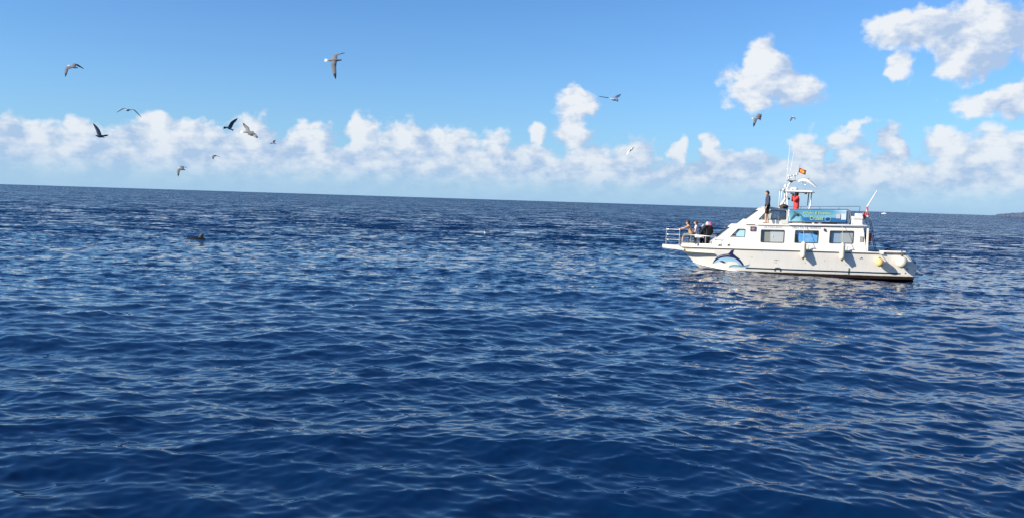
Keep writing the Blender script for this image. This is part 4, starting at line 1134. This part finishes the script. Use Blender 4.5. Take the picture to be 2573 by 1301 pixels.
    for (nm, keys, inf, m_, cut) in clothes:
        cb = MB()
        for key in keys:
            for (a, b, ra, rb) in sets[key]:
                c_ = cut.get(key, 1.0); b2 = a.lerp(b, c_); r2 = ra + (rb - ra) * c_
                cap(cb, a, b2, ra + inf, r2 + inf)
        if nm == 'long_jacket':
            for s_ in ('L', 'R'): cap(cb, V_('pelvis'), V_('hip' + s_).lerp(V_('kn' + s_), .38), .15, .13)
        c_o = cb.build(nm, m_, root, smooth=True)
        rm = c_o.modifiers.new('one_cloth', 'REMESH'); rm.mode = 'VOXEL'; rm.voxel_size = .012; rm.use_smooth_shade = True
        sm_ = c_o.modifiers.new('soften', 'SMOOTH'); sm_.factor = .5; sm_.iterations = 3
    hnm, hm_, style = hair
    hb = MB()
    hb.ball(H(-.022, 0, .048), .097, 14, 9); hb.ball(H(-.045, 0, .0), .088, 12, 8)
    if style == 'long':
        cap(hb, H(-.07, 0, .0), H(-.10, 0, -.22), .075, .05)
    if style == 'tail':
        cap(hb, H(-.10, 0, .05), H(-.19, 0, .06), .03, .04)
    if style == 'cap':
        hb.ball(H(-.005, 0, .065), .098, 14, 9); cap(hb, H(.06, -.03, .075), H(.14, -.02, .06), .03, .018); cap(hb, H(.06, .03, .075), H(.14, .02, .06), .03, .018)
    h_o = hb.build(hnm, hm_, root, smooth=True)
    rm = h_o.modifiers.new('one_hair', 'REMESH'); rm.mode = 'VOXEL'; rm.voxel_size = .010; rm.use_smooth_shade = True
    if style == 'cap' and extra:
        eb = MB(); cap(eb, H(-.07, 0, .0), H(-.11, 0, -.20), .07, .045); eb.ball(H(-.04, 0, -.02), .088, 12, 8); e_o = eb.build('hair', extra, root, smooth=True)
        rm = e_o.modifiers.new('one_hair', 'REMESH'); rm.mode = 'VOXEL'; rm.voxel_size = .010; rm.use_smooth_shade = True
    return root, H

STAND = dict(pelvis=(0, 0, .95), spine=(.0, 0, 1.12), chest=(.0, 0, 1.31), neck=(.0, 0, 1.47), head=(.03, 0, 1.615),
             shL=(0, .185, 1.41), elL=(-.02, .235, 1.13), wrL=(.05, .235, .88), shR=(0, -.185, 1.41), elR=(-.02, -.235, 1.13), wrR=(.05, -.235, .88),
             hipL=(0, .09, .92), knL=(.03, .10, .50), anL=(-.01, .11, .09), toeL=(.15, .13, .035), hipR=(0, -.09, .92), knR=(.03, -.10, .50), anR=(-.01, -.11, .09), toeR=(.15, -.13, .035))
def pose(**k): d = dict(STAND); d.update(k); return d
def cloth_mat(n, c): return mat(n, c, .85, bump=.4, bscale=30)
NAVYC = cloth_mat('cloth_navy', (.035, .045, .085)); BLK = cloth_mat('cloth_black', (.012, .012, .016)); RED = cloth_mat('cloth_red', (.60, .055, .05))
WHT = cloth_mat('cloth_white', (.74, .70, .70)); KHAKI = cloth_mat('cloth_khaki', (.26, .23, .12)); DKBROWN = cloth_mat('cloth_dark_brown', (.05, .04, .03))
HDARK = mat('hair_dark', (.022, .014, .010), .6); HBROWN = mat('hair_brown', (.12, .06, .035), .6); HWHITE = mat('hair_white', (.72, .68, .62), .7); PINK = cloth_mat('cap_pink', (.66, .10, .36)); CAPWHITE = cloth_mat('cap_white', (.72, .76, .80)); HLIGHT = mat('hair_light_brown', (.17, .11, .06), .6)
BOW = math.pi      # facing the bow: the person's x points to -x of the boat
person('man in navy top and black shorts standing barefoot beside the wheelhouse window', (-1.08, -1.62, 2.612), BOW + R(8),
       pose(anL=(.06, .10, .09), knL=(.07, .10, .50), toeL=(.21, .12, .035), anR=(-.10, -.10, .09), toeR=(.06, -.13, .035), knR=(-.02, -.10, .50), head=(.06, 0, 1.60), wrL=(.11, .22, .86), elL=(.0, .235, 1.12)),
       'tan', [('shirt', ('torso', 'uarm', 'farm'), .016, NAVYC, {'farm': .7}), ('shorts', ('hips', 'thigh'), .026, BLK, {'thigh': .80})], ('hair', HDARK, 'short'), .985, (1, .1, -.28))
rp, H_ = person('person in a red jacket looking through binoculars under the sun top', (.50, -.30, 2.612), BOW + R(6),
       pose(elL=(.16, .22, 1.26), wrL=(.20, .05, 1.55), handL=(.1, -.3, .6), palmL=(0, -1, .1), elR=(.16, -.22, 1.26), wrR=(.20, -.05, 1.55), handR=(.1, .3, .6), palmR=(0, 1, .1), curlL=.9, curlR=.9),
       'tan', [('long_jacket', ('torso', 'uarm', 'farm', 'hips'), .034, RED, {'farm': .9}), ('trousers', ('hips', 'thigh', 'shin'), .020, BLK, {}), ('shoes', ('foot',), .012, BLK, {})], ('hair', HDARK, 'short'), .985, (1, 0, 0))
bn = aboard('binoculars', (.50 - .22, -.32, 2.612 + 1.60), 'black binoculars held to the eyes under the sun top', 'binoculars', yaw=BOW)
for sg in (-1, 1):
    MB().lathe((0, 0, 0), [(.018, -.07), (.020, -.02), (.028, .0), (.030, .07)], 12).build('barrel', BLACK, bn, smooth=True).matrix_local = Matrix.Translation((.0, sg * .036, 0)) @ Matrix.Rotation(R(90), 4, 'Y')
MB().box(-.02, .02, -.03, .03, -.012, .016, .005).build('bridge', BLACK, bn)
person('bare chested man in khaki shorts leaning on the bow rail', (-4.93, -.22, 1.0), BOW,
       pose(pelvis=(.02, 0, .93), spine=(.08, 0, 1.10), chest=(.16, 0, 1.27), neck=(.20, 0, 1.40), head=(.23, 0, 1.53), shL=(.18, .19, 1.36), elL=(.40, .22, 1.25), wrL=(.57, .19, 1.18), handL=(.8, .1, -.2), palmL=(0, 0, -1),
            shR=(.18, -.19, 1.36), elR=(.42, -.24, 1.24), wrR=(.60, -.22, 1.18), handR=(.8, -.1, -.2), palmR=(0, 0, -1), hipL=(.02, .09, .90), knL=(.40, .14, .86), anL=(.50, .12, .44), toeL=(.64, .12, .37), hipR=(.02, -.09, .90), knR=(.07, -.10, .48), anR=(-.06, -.10, .09), toeR=(.10, -.12, .035)),
       'tan', [('shorts', ('hips', 'thigh'), .026, KHAKI, {'thigh': .82})], ('hair', HDARK, 'short'), 1.0, (.85, -.35, -.02))
person('person in a white top with brown hair standing behind the bare chested man', (-4.70, -.02, 1.0), BOW,
       pose(chest=(.0, 0, 1.30), neck=(.02, 0, 1.46), head=(.05, 0, 1.60), elL=(.04, .25, 1.14), wrL=(.20, .16, 1.0), elR=(.10, -.22, 1.14), wrR=(.30, -.16, 1.12)),
       'fair', [('top', ('torso',), .018, WHT, {}), ('shirt_tail', ('hips',), .024, WHT, {}), ('trousers', ('thigh', 'shin'), .018, DKBROWN, {}), ('shoes', ('foot',), .012, BLK, {})], ('hair', HBROWN, 'tail'), .945, (.95, .0, 0))
person('white haired person in a black jacket reaching for the fore deck rail', (-4.06, -.42, 1.0), BOW - R(52),
       pose(pelvis=(.0, 0, .94), chest=(.04, 0, 1.30), neck=(.06, 0, 1.45), head=(.09, 0, 1.58), shL=(.04, .20, 1.40), elL=(.06, .40, 1.18), wrL=(.10, .52, .95), elR=(.14, -.24, 1.14), wrR=(.30, -.16, 1.02), handL=(.1, .5, -.6)),
       'fair', [('jacket', ('torso', 'uarm', 'farm', 'hips'), .036, BLK, {'farm': .95}), ('trousers', ('hips', 'thigh', 'shin'), .022, BLK, {}), ('shoes', ('foot',), .012, BLK, {})], ('hair', HWHITE, 'short'), .94, (.8, .5, -.05))
person('person in a pink cap and black jacket at the foot of the windscreen', (-4.10, .12, 1.0), BOW - R(60),
       pose(spine=(-.04, -.03, 1.12), chest=(-.06, -.09, 1.30), neck=(-.06, -.14, 1.45), head=(-.03, -.16, 1.58), shL=(-.06, .08, 1.40), elL=(-.02, .16, 1.14), wrL=(.18, .12, 1.0), shR=(-.06, -.28, 1.40), elR=(-.02, -.34, 1.14), wrR=(.12, -.30, .95)),
       'fair', [('jacket', ('torso', 'uarm', 'farm', 'hips'), .034, BLK, {'farm': .95}), ('trousers', ('hips', 'thigh', 'shin'), .022, BLK, {}), ('shoes', ('foot',), .012, BLK, {})], ('cap', PINK, 'cap'), .92, (.7, .6, -.05), extra=HLIGHT)
person('person in a white cap mostly hidden behind the white haired one', (-4.30, .35, 1.0), BOW - R(70),
       pose(), 'fair', [('jacket', ('torso', 'uarm', 'farm', 'hips'), .028, NAVYC, {'farm': .95}), ('trousers', ('hips', 'thigh', 'shin'), .02, BLK, {}), ('shoes', ('foot',), .012, BLK, {})], ('cap', CAPWHITE, 'cap'), .81, (.8, .3, 0), extra=HBROWN)

# ------------------------------------------------------------------ gulls
GW = mat('gull_white', (.78, .78, .77), .8); GG = mat('gull_grey', (.17, .175, .19), .8); GB = mat('gull_black', (.012, .013, .018), .7); GU = mat('gull_underwing', (.36, .36, .38), .8); GBEAK = mat('gull_beak', (.55, .33, .06), .5)
GULLS = [
    ('large gull seen from below with fanned white tail, highest over the open sea', (-7.26, 33.83, 8.69),
     [(0.361, -0.001, -0.021), (-0.309, -0.004, -0.059), (0.059, 0.233, 0.183), (0.348, 0.524, 0.336), (0.075, -0.071, -0.304), (0.156, -0.154, -0.788)]),
    ('grey gull gliding left of all the others with one wing hanging straight down', (-23.71, 45.84, 9.77),
     [(0.329, -0.006, -0.094), (-0.219, 0.001, 0.017), (0.092, 0.211, 0.147), (0.414, 0.447, -0.066), (-0.165, -0.162, -0.165), (-0.224, -0.242, -0.6)]),
    ('gull flying head on with both wings bowed downwards', (-19.72, 43.58, 7.36),
     [(0.024, -0.263, -0.037), (-0.001, 0.261, 0.005), (-0.249, 0.054, 0.056), (-0.601, 0.09, -0.149), (0.292, 0.05, -0.005), (0.652, 0.077, -0.345)]),
    ('gull low at the left with one wing raised in a straight slant', (-21.78, 44.93, 6.06),
     [(-0.188, -0.148, 0.028), (0.165, 0.117, -0.05), (-0.198, 0.073, 0.34), (-0.442, 0.146, 0.667), (0.28, -0.148, 0.031), (0.583, -0.346, 0.066)]),
    ('gull with dark upswept wing just left of the big spread gull over the cloud bank', (-17.34, 52.05, 7.24),
     [(-0.233, -0.097, 0.051), (0.132, 0.141, -0.134), (0.119, -0.028, 0.315), (0.445, -0.01, 0.582), (-0.336, 0.103, 0.034), (-0.539, 0.398, -0.044)]),
    ('gull with both wings fully spread on a diagonal before the cloud bank', (-14.23, 45.73, 6.61),
     [(0.315, -0.101, -0.017), (-0.448, 0.097, -0.043), (-0.118, 0.163, 0.188), (-0.419, 0.282, 0.462), (0.342, -0.111, -0.162), (0.572, -0.274, -0.346)]),
    ('tiny pale gull flying beside the large white cloud tops', (-29.8, 105.71, 9.5),
     [(-0.238, -0.097, 0.04), (0.208, 0.095, -0.077), (-0.006, -0.136, 0.215), (0.299, -0.278, 0.338), (-0.308, 0.149, -0.02), (-0.554, 0.295, -0.079)]),
    ('tiny dark gull diving above the open water with white tail raised', (-26.52, 75.42, 6.45),
     [(0.225, -0.001, -0.008), (-0.19, 0.006, 0.087), (0.004, -0.208, -0.117), (0.085, -0.422, -0.306), (0.148, 0.204, 0.047), (0.364, 0.397, -0.053)]),
    ('small dark gull lowest over the sea with folded upper wing', (-22.5, 57.76, 4.83),
     [(0.272, -0.006, -0.093), (-0.233, 0.001, 0.022), (-0.019, 0.21, 0.145), (0.157, 0.555, 0.054), (-0.111, -0.16, -0.138), (-0.127, -0.238, -0.551)]),
    ('white gull with long dark left wing over the middle clouds', (5.34, 47.36, 9.1),
     [(-0.218, -0.099, 0.016), (0.226, 0.097, -0.045), (0.13, 0.211, 0.147), (0.408, 0.375, 0.347), (-0.361, -0.045, 0.07), (-0.873, -0.091, 0.136)]),
    ('tiny white gull banking over the low clouds left of the boat', (13.33, 98.91, 9.65),
     [(0.182, -0.09, 0.152), (-0.136, 0.09, -0.151), (-0.251, 0.086, -0.201), (-0.449, 0.109, -0.607), (0.228, -0.088, 0.177), (0.366, -0.281, 0.289)]),
    ('dark gull turning with bent wings below the lone cumulus', (13.89, 49.84, 8.64),
     [(0.317, -0.003, -0.046), (-0.241, -0.006, -0.08), (0.285, 0.164, 0.193), (0.368, 0.441, -0.141), (-0.051, -0.16, -0.137), (-0.192, -0.242, -0.599)]),
    ('tiny white gull with dark wing tips above the boat antennas', (33.46, 104.2, 14.43),
     [(0.36, -0.0, -0.004), (-0.262, 0.01, 0.146), (-0.048, 0.192, -0.118), (-0.117, 0.424, -0.394), (0.131, -0.205, -0.059), (0.216, -0.471, -0.296)]),
]
GJ = mat('gull_brown_grey', (.21, .205, .205), .8); GD = mat('gull_underwing_dark', (.11, .105, .11), .8)
PALE_GULLS = ('white gull with', 'tiny white', 'gull flying head', 'tiny pale')
def gull_mesh(beak, tail, wl, tl, wr, tr_, white_first=False):
    beak, tail = Vector(beak), Vector(tail)
    ax = (beak - tail).normalized(); span = (Vector(tl) - Vector(tr_))
    L = (beak - tail).length
    n = ax.cross(span).normalized()
    if n.z < 0: n = -n
    side = n.cross(ax).normalized()
    mb = MB()
    prof = [(0.10, .012, .030), (.22, .028, .036), (.36, .050, .052), (.50, .064, .064), (.64, .064, .062), (.75, .046, .046), (.82, .036, .038), (.89, .036, .038), (.94, .024, .026), (.965, .012, .012)]
    rows = [[tuple(tail + ax * L * t_ + (n * math.cos(a) * hv + side * math.sin(a) * hw)) for a in lin(0, 2 * math.pi * 11 / 12, 11)] for (t_, hv, hw) in prof]
    k = .55 / .55
    mb.grid(rows, 0, closed=True); mb.add(rows[0], [tuple(range(12))], 0); mb.add(rows[-1], [tuple(range(12))], 0)
    # fan tail
    f0 = tail + ax * L * .24
    fan = [f0 + ax * (-.02) + side * .03, f0 - ax * L * .24 + side * .085, f0 - ax * L * .27 + side * .03, f0 - ax * L * .27 - side * .03, f0 - ax * L * .24 - side * .085, f0 + ax * (-.02) - side * .03]
    tm = len(mb.f)
    mb.add([p + n * .006 for p in fan] + [p - n * .006 for p in fan], [tuple(range(6)), tuple(range(11, 5, -1))] + [(i, (i + 1) % 6, 6 + (i + 1) % 6, 6 + i) for i in range(6)], 0)
    # wings: one lofted surface each, bent at the wrist
    ctr = tail + ax * L * .58
    for w, t_, sg in ((wl, tl, 1), (wr, tr_, -1)):
        w, t_ = Vector(w), Vector(t_)
        s2 = 1 if (w - ctr).dot(side) > 0 else -1
        root = ctr + side * s2 * .02 + n * .015
        P = spline([root, root.lerp(w, .55) + n * .012, w, w.lerp(t_, .5) + n * .01, t_], 15)
        top, bot, NQ = [], [], 6
        wn_prev = n
        for i, p in enumerate(P):
            u = i / 14
            d = (P[min(i + 1, 14)] - P[max(i - 1, 0)]).normalized()
            c = ax - d * ax.dot(d)
            c = c.normalized() if c.length > .25 else (ax - d * ax.dot(d) * .98).normalized()
            wn = c.cross(d); wn = wn if wn.dot(wn_prev) > 0 else -wn; wn.normalize(); wn_prev = wn
            ch = interp([(0, .22), (.25, .22), (.45, .21), (.7, .165), (.88, .10), (1, .025)], u)
            th = interp([(0, .022), (.4, .014), (1, .003)], u)
            lead = .36
            top.append([p + c * ch * (lead - q / (NQ - 1)) + wn * (th * math.sin(math.pi * (q / (NQ - 1)) ** .6) + .010 * math.sin(math.pi * q / (NQ - 1))) for q in range(NQ)])
            bot.append([p + c * ch * (lead - q / (NQ - 1)) + wn * (-.002 + .008 * math.sin(math.pi * q / (NQ - 1))) for q in range(NQ)])
        for i in range(14):
            u = (i + .5) / 14
            m_t = 2 if u > .80 else 1; m_b = 2 if u > .82 else 3
            if white_first: m_t = m_b = 0 if sg > 0 else (2 if u > .45 else 0)
            mb.grid([top[i], top[i + 1]], m_t); mb.grid([bot[i], bot[i + 1]], m_b)
            for q in (0, NQ - 1): mb.add([top[i][q], top[i + 1][q], bot[i + 1][q], bot[i][q]], [(0, 1, 2, 3)], 2 if u > .8 else (0 if q else 1))
        mb.add(top[-1] + bot[-1][::-1], [tuple(range(2 * NQ))], 2)
    return mb, tail + ax * L * .955, beak, ax
for lab, loc_, offs in GULLS:
    mb, b0, b1, ax = gull_mesh(*offs, white_first=lab.startswith(('white gull', 'tiny white gull b')))
    pale = lab.startswith(PALE_GULLS)
    mb.mi = [4 if (m_ == 0 and len(f_) in (6,) or (m_ == 0 and 110 <= i_ <= 130 and len(f_) == 4 and False)) else m_ for i_, (m_, f_) in enumerate(zip(mb.mi, mb.f))]
    g = mb.build('gull', [GW if pale else GJ, GU if lab.startswith(('white gull', 'tiny white gull b')) else GG, GB, GW if lab.startswith(('white gull', 'tiny white gull b')) else (GU if pale else GD), GW], None, smooth=True, auto=60)
    g.location = loc_
    tag(g, lab, 'gull', 'gulls in the air')
    MB().tube([b0, b0.lerp(b1, .6), b1], [.011, .008, .002], 8).build('beak', GBEAK, g, smooth=True)
# a gull sitting on the water
g = empty('gull', (-2.54, 81.85, sea_z(-2.54, 81.6) + .03), (0, 0, R(215))); g.scale = (.75,) * 3; tag(g, 'white gull sitting on the water in the middle distance', 'gull')
rows = tapered([(-.32, 0, .14), (-.20, 0, .10), (0, 0, .07), (.16, 0, .09), (.22, 0, .17), (.23, 0, .27), (.28, 0, .31), (.33, 0, .30)], [(0, .01), (.14, .05), (.32, .10), (.48, .10), (.6, .07), (.72, .048), (.88, .05), (1, .015)], 1.0)
mb = MB(); mb.grid(rows, closed=True); mb.add(rows[0], [tuple(range(14))]); mb.add(rows[-1], [tuple(range(14))]); mb.build('body', GW, g, smooth=True)
for sg in (-1, 1):
    rows = tapered([(-.36, sg * .05, .15), (-.15, sg * .09, .13), (.08, sg * .085, .12)], [(0, .006), (.5, .045), (1, .02)], .5); mb = MB(); mb.grid(rows, closed=True); mb.build('wing', GG, g, smooth=True)
MB().tube([(.32, 0, .30), (.40, 0, .285)], [.014, .003], 8).build('beak', GBEAK, g, smooth=True)

# ------------------------------------------------------------------ pilot whale
wh = empty('pilot_whale', (-22.0, 59.6, sea_z(-22.3, 59.4) + .06), (0, 0, R(176))); wh.scale = (.78,) * 3; tag(wh, 'dark pilot whale surfacing with its hooked fin at the left', 'whale')
WSK = mat('whale_skin', (.010, .011, .014), .45, spec=.25, bump=.15, bscale=4)
rows = tapered([(2.1, 0, -1.0), (1.5, 0, -.58), (.75, 0, -.30), (0, 0, -.26), (-.8, 0, -.50), (-1.8, 0, -.95), (-2.4, 0, -1.2)], [(0, .12), (.12, .28), (.3, .38), (.5, .40), (.7, .33), (.9, .14), (1, .05)], 1.0, 20)
def tp(pts, rad, flat, seg): return tapered(pts, rad, flat, seg)
mb = MB(); mb.grid(rows, closed=True)
# dorsal fin, low and hooked, grown from the back
NF = 10
out_f = spline([(.12, 0, .06), (-.02, 0, .22), (-.20, 0, .40), (-.50, 0, .50)], NF); out_b = spline([(-.62, 0, -.02), (-.47, 0, .16), (-.42, 0, .33), (-.52, 0, .49)], NF)
for sg in (-1, 1):
    rr = []
    for i in range(NF):
        a, b = out_f[i], out_b[i]; t0 = .055 * (1 - i / NF) + .006
        rr.append([tuple(a), tuple(a.lerp(b, .3) + Vector((0, sg * t0, 0))), tuple(a.lerp(b, .65) + Vector((0, sg * t0 * .7, 0))), tuple(b)])
    mb.grid(rr)
mb.build('body', WSK, wh, smooth=True)
mb = MB(); mb.add([(-2.3, 0, -.9), (-2.9, -.5, -1.0), (-2.65, 0, -1.0), (-2.9, .5, -1.0), (-2.3, 0, -.98), (-2.9, -.5, -1.03), (-2.65, 0, -1.04), (-2.9, .5, -1.03)], [(0, 1, 2, 3), (7, 6, 5, 4), (0, 4, 5, 1), (1, 5, 6, 2), (2, 6, 7, 3), (3, 7, 4, 0)]); mb.build('tail_fluke', WSK, wh)

# ------------------------------------------------------------------ far shore and far boat
def polar(azd, d, z=0.0): return Vector((d * math.sin(R(azd)), d * math.cos(R(azd)), z))
random.seed(5)
azs = [29.15 + .08 * i for i in range(160)]
def ridge(a):
    b = (a - 29.2)
    base = interp([(-.1, 0), (.05, 3), (.25, 4), (.45, 11), (.9, 15), (1.3, 18), (1.55, 22), (1.75, 25), (2.4, 30), (4, 55), (8, 95), (12, 120)], b)
    return max(0, base + (1.6 * math.sin(a * 23) + 1.1 * math.sin(a * 57 + 1) + .8 * math.sin(a * 131)) * min(1, max(0, base / 6)))
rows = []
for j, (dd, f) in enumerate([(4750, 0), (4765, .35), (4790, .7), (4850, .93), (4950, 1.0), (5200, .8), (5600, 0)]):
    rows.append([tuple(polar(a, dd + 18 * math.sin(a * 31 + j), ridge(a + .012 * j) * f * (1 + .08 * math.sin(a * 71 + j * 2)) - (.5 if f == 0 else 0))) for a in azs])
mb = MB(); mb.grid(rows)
hl = mb.build('headland', mat('headland_hazy_rock', (.09, .12, .19), .95, grime=.8, gscale=.02, gcol=(.08, .11, .15)), None, smooth=True)  # blue in the base colour stands in for distance haze
hl['kind'] = 'structure'
fb = empty('motor_boat', polar(23.47, 1500, 0), (0, 0, R(-23))); tag(fb, 'tiny white motor boat far off on the horizon', 'boat')
mb = MB(); rows = [[(x, -y, .9 + .3 * (x < -2)), (x, -y * .7, 0), (x, y * .7, 0), (x, y, .9 + .3 * (x < -2))] for x, y in ((-4, .1), (-3, .8), (-1, 1.3), (1.5, 1.35), (3.2, 1.2))]
mb.grid(rows, closed=True); mb.add(rows[-1], [(0, 1, 2, 3)]); mb.build('hull', RAILWHITE, fb)
mb = MB(); mb.box(-1.5, 1.6, -1.0, 1.0, .9, 2.3, .2); mb.build('cabin', RAILWHITE, fb)
mb = MB(); mb.box(-1.52, 1.2, -1.02, 1.02, 1.6, 1.95, .02); mb.build('window_band', TRIM, fb)
mb = MB(); mb.grid([[(x, y * (1 + (x - 3) * .18), .12 + .18 * math.exp(-(x - 3) / 4) + .06 * math.sin(x * 3 + y)) for y in lin(-1, 1, 6)] for x in lin(3, 16, 14)]); mb.build('wake', mat('foam', (.75, .78, .80), .9), fb, smooth=True)
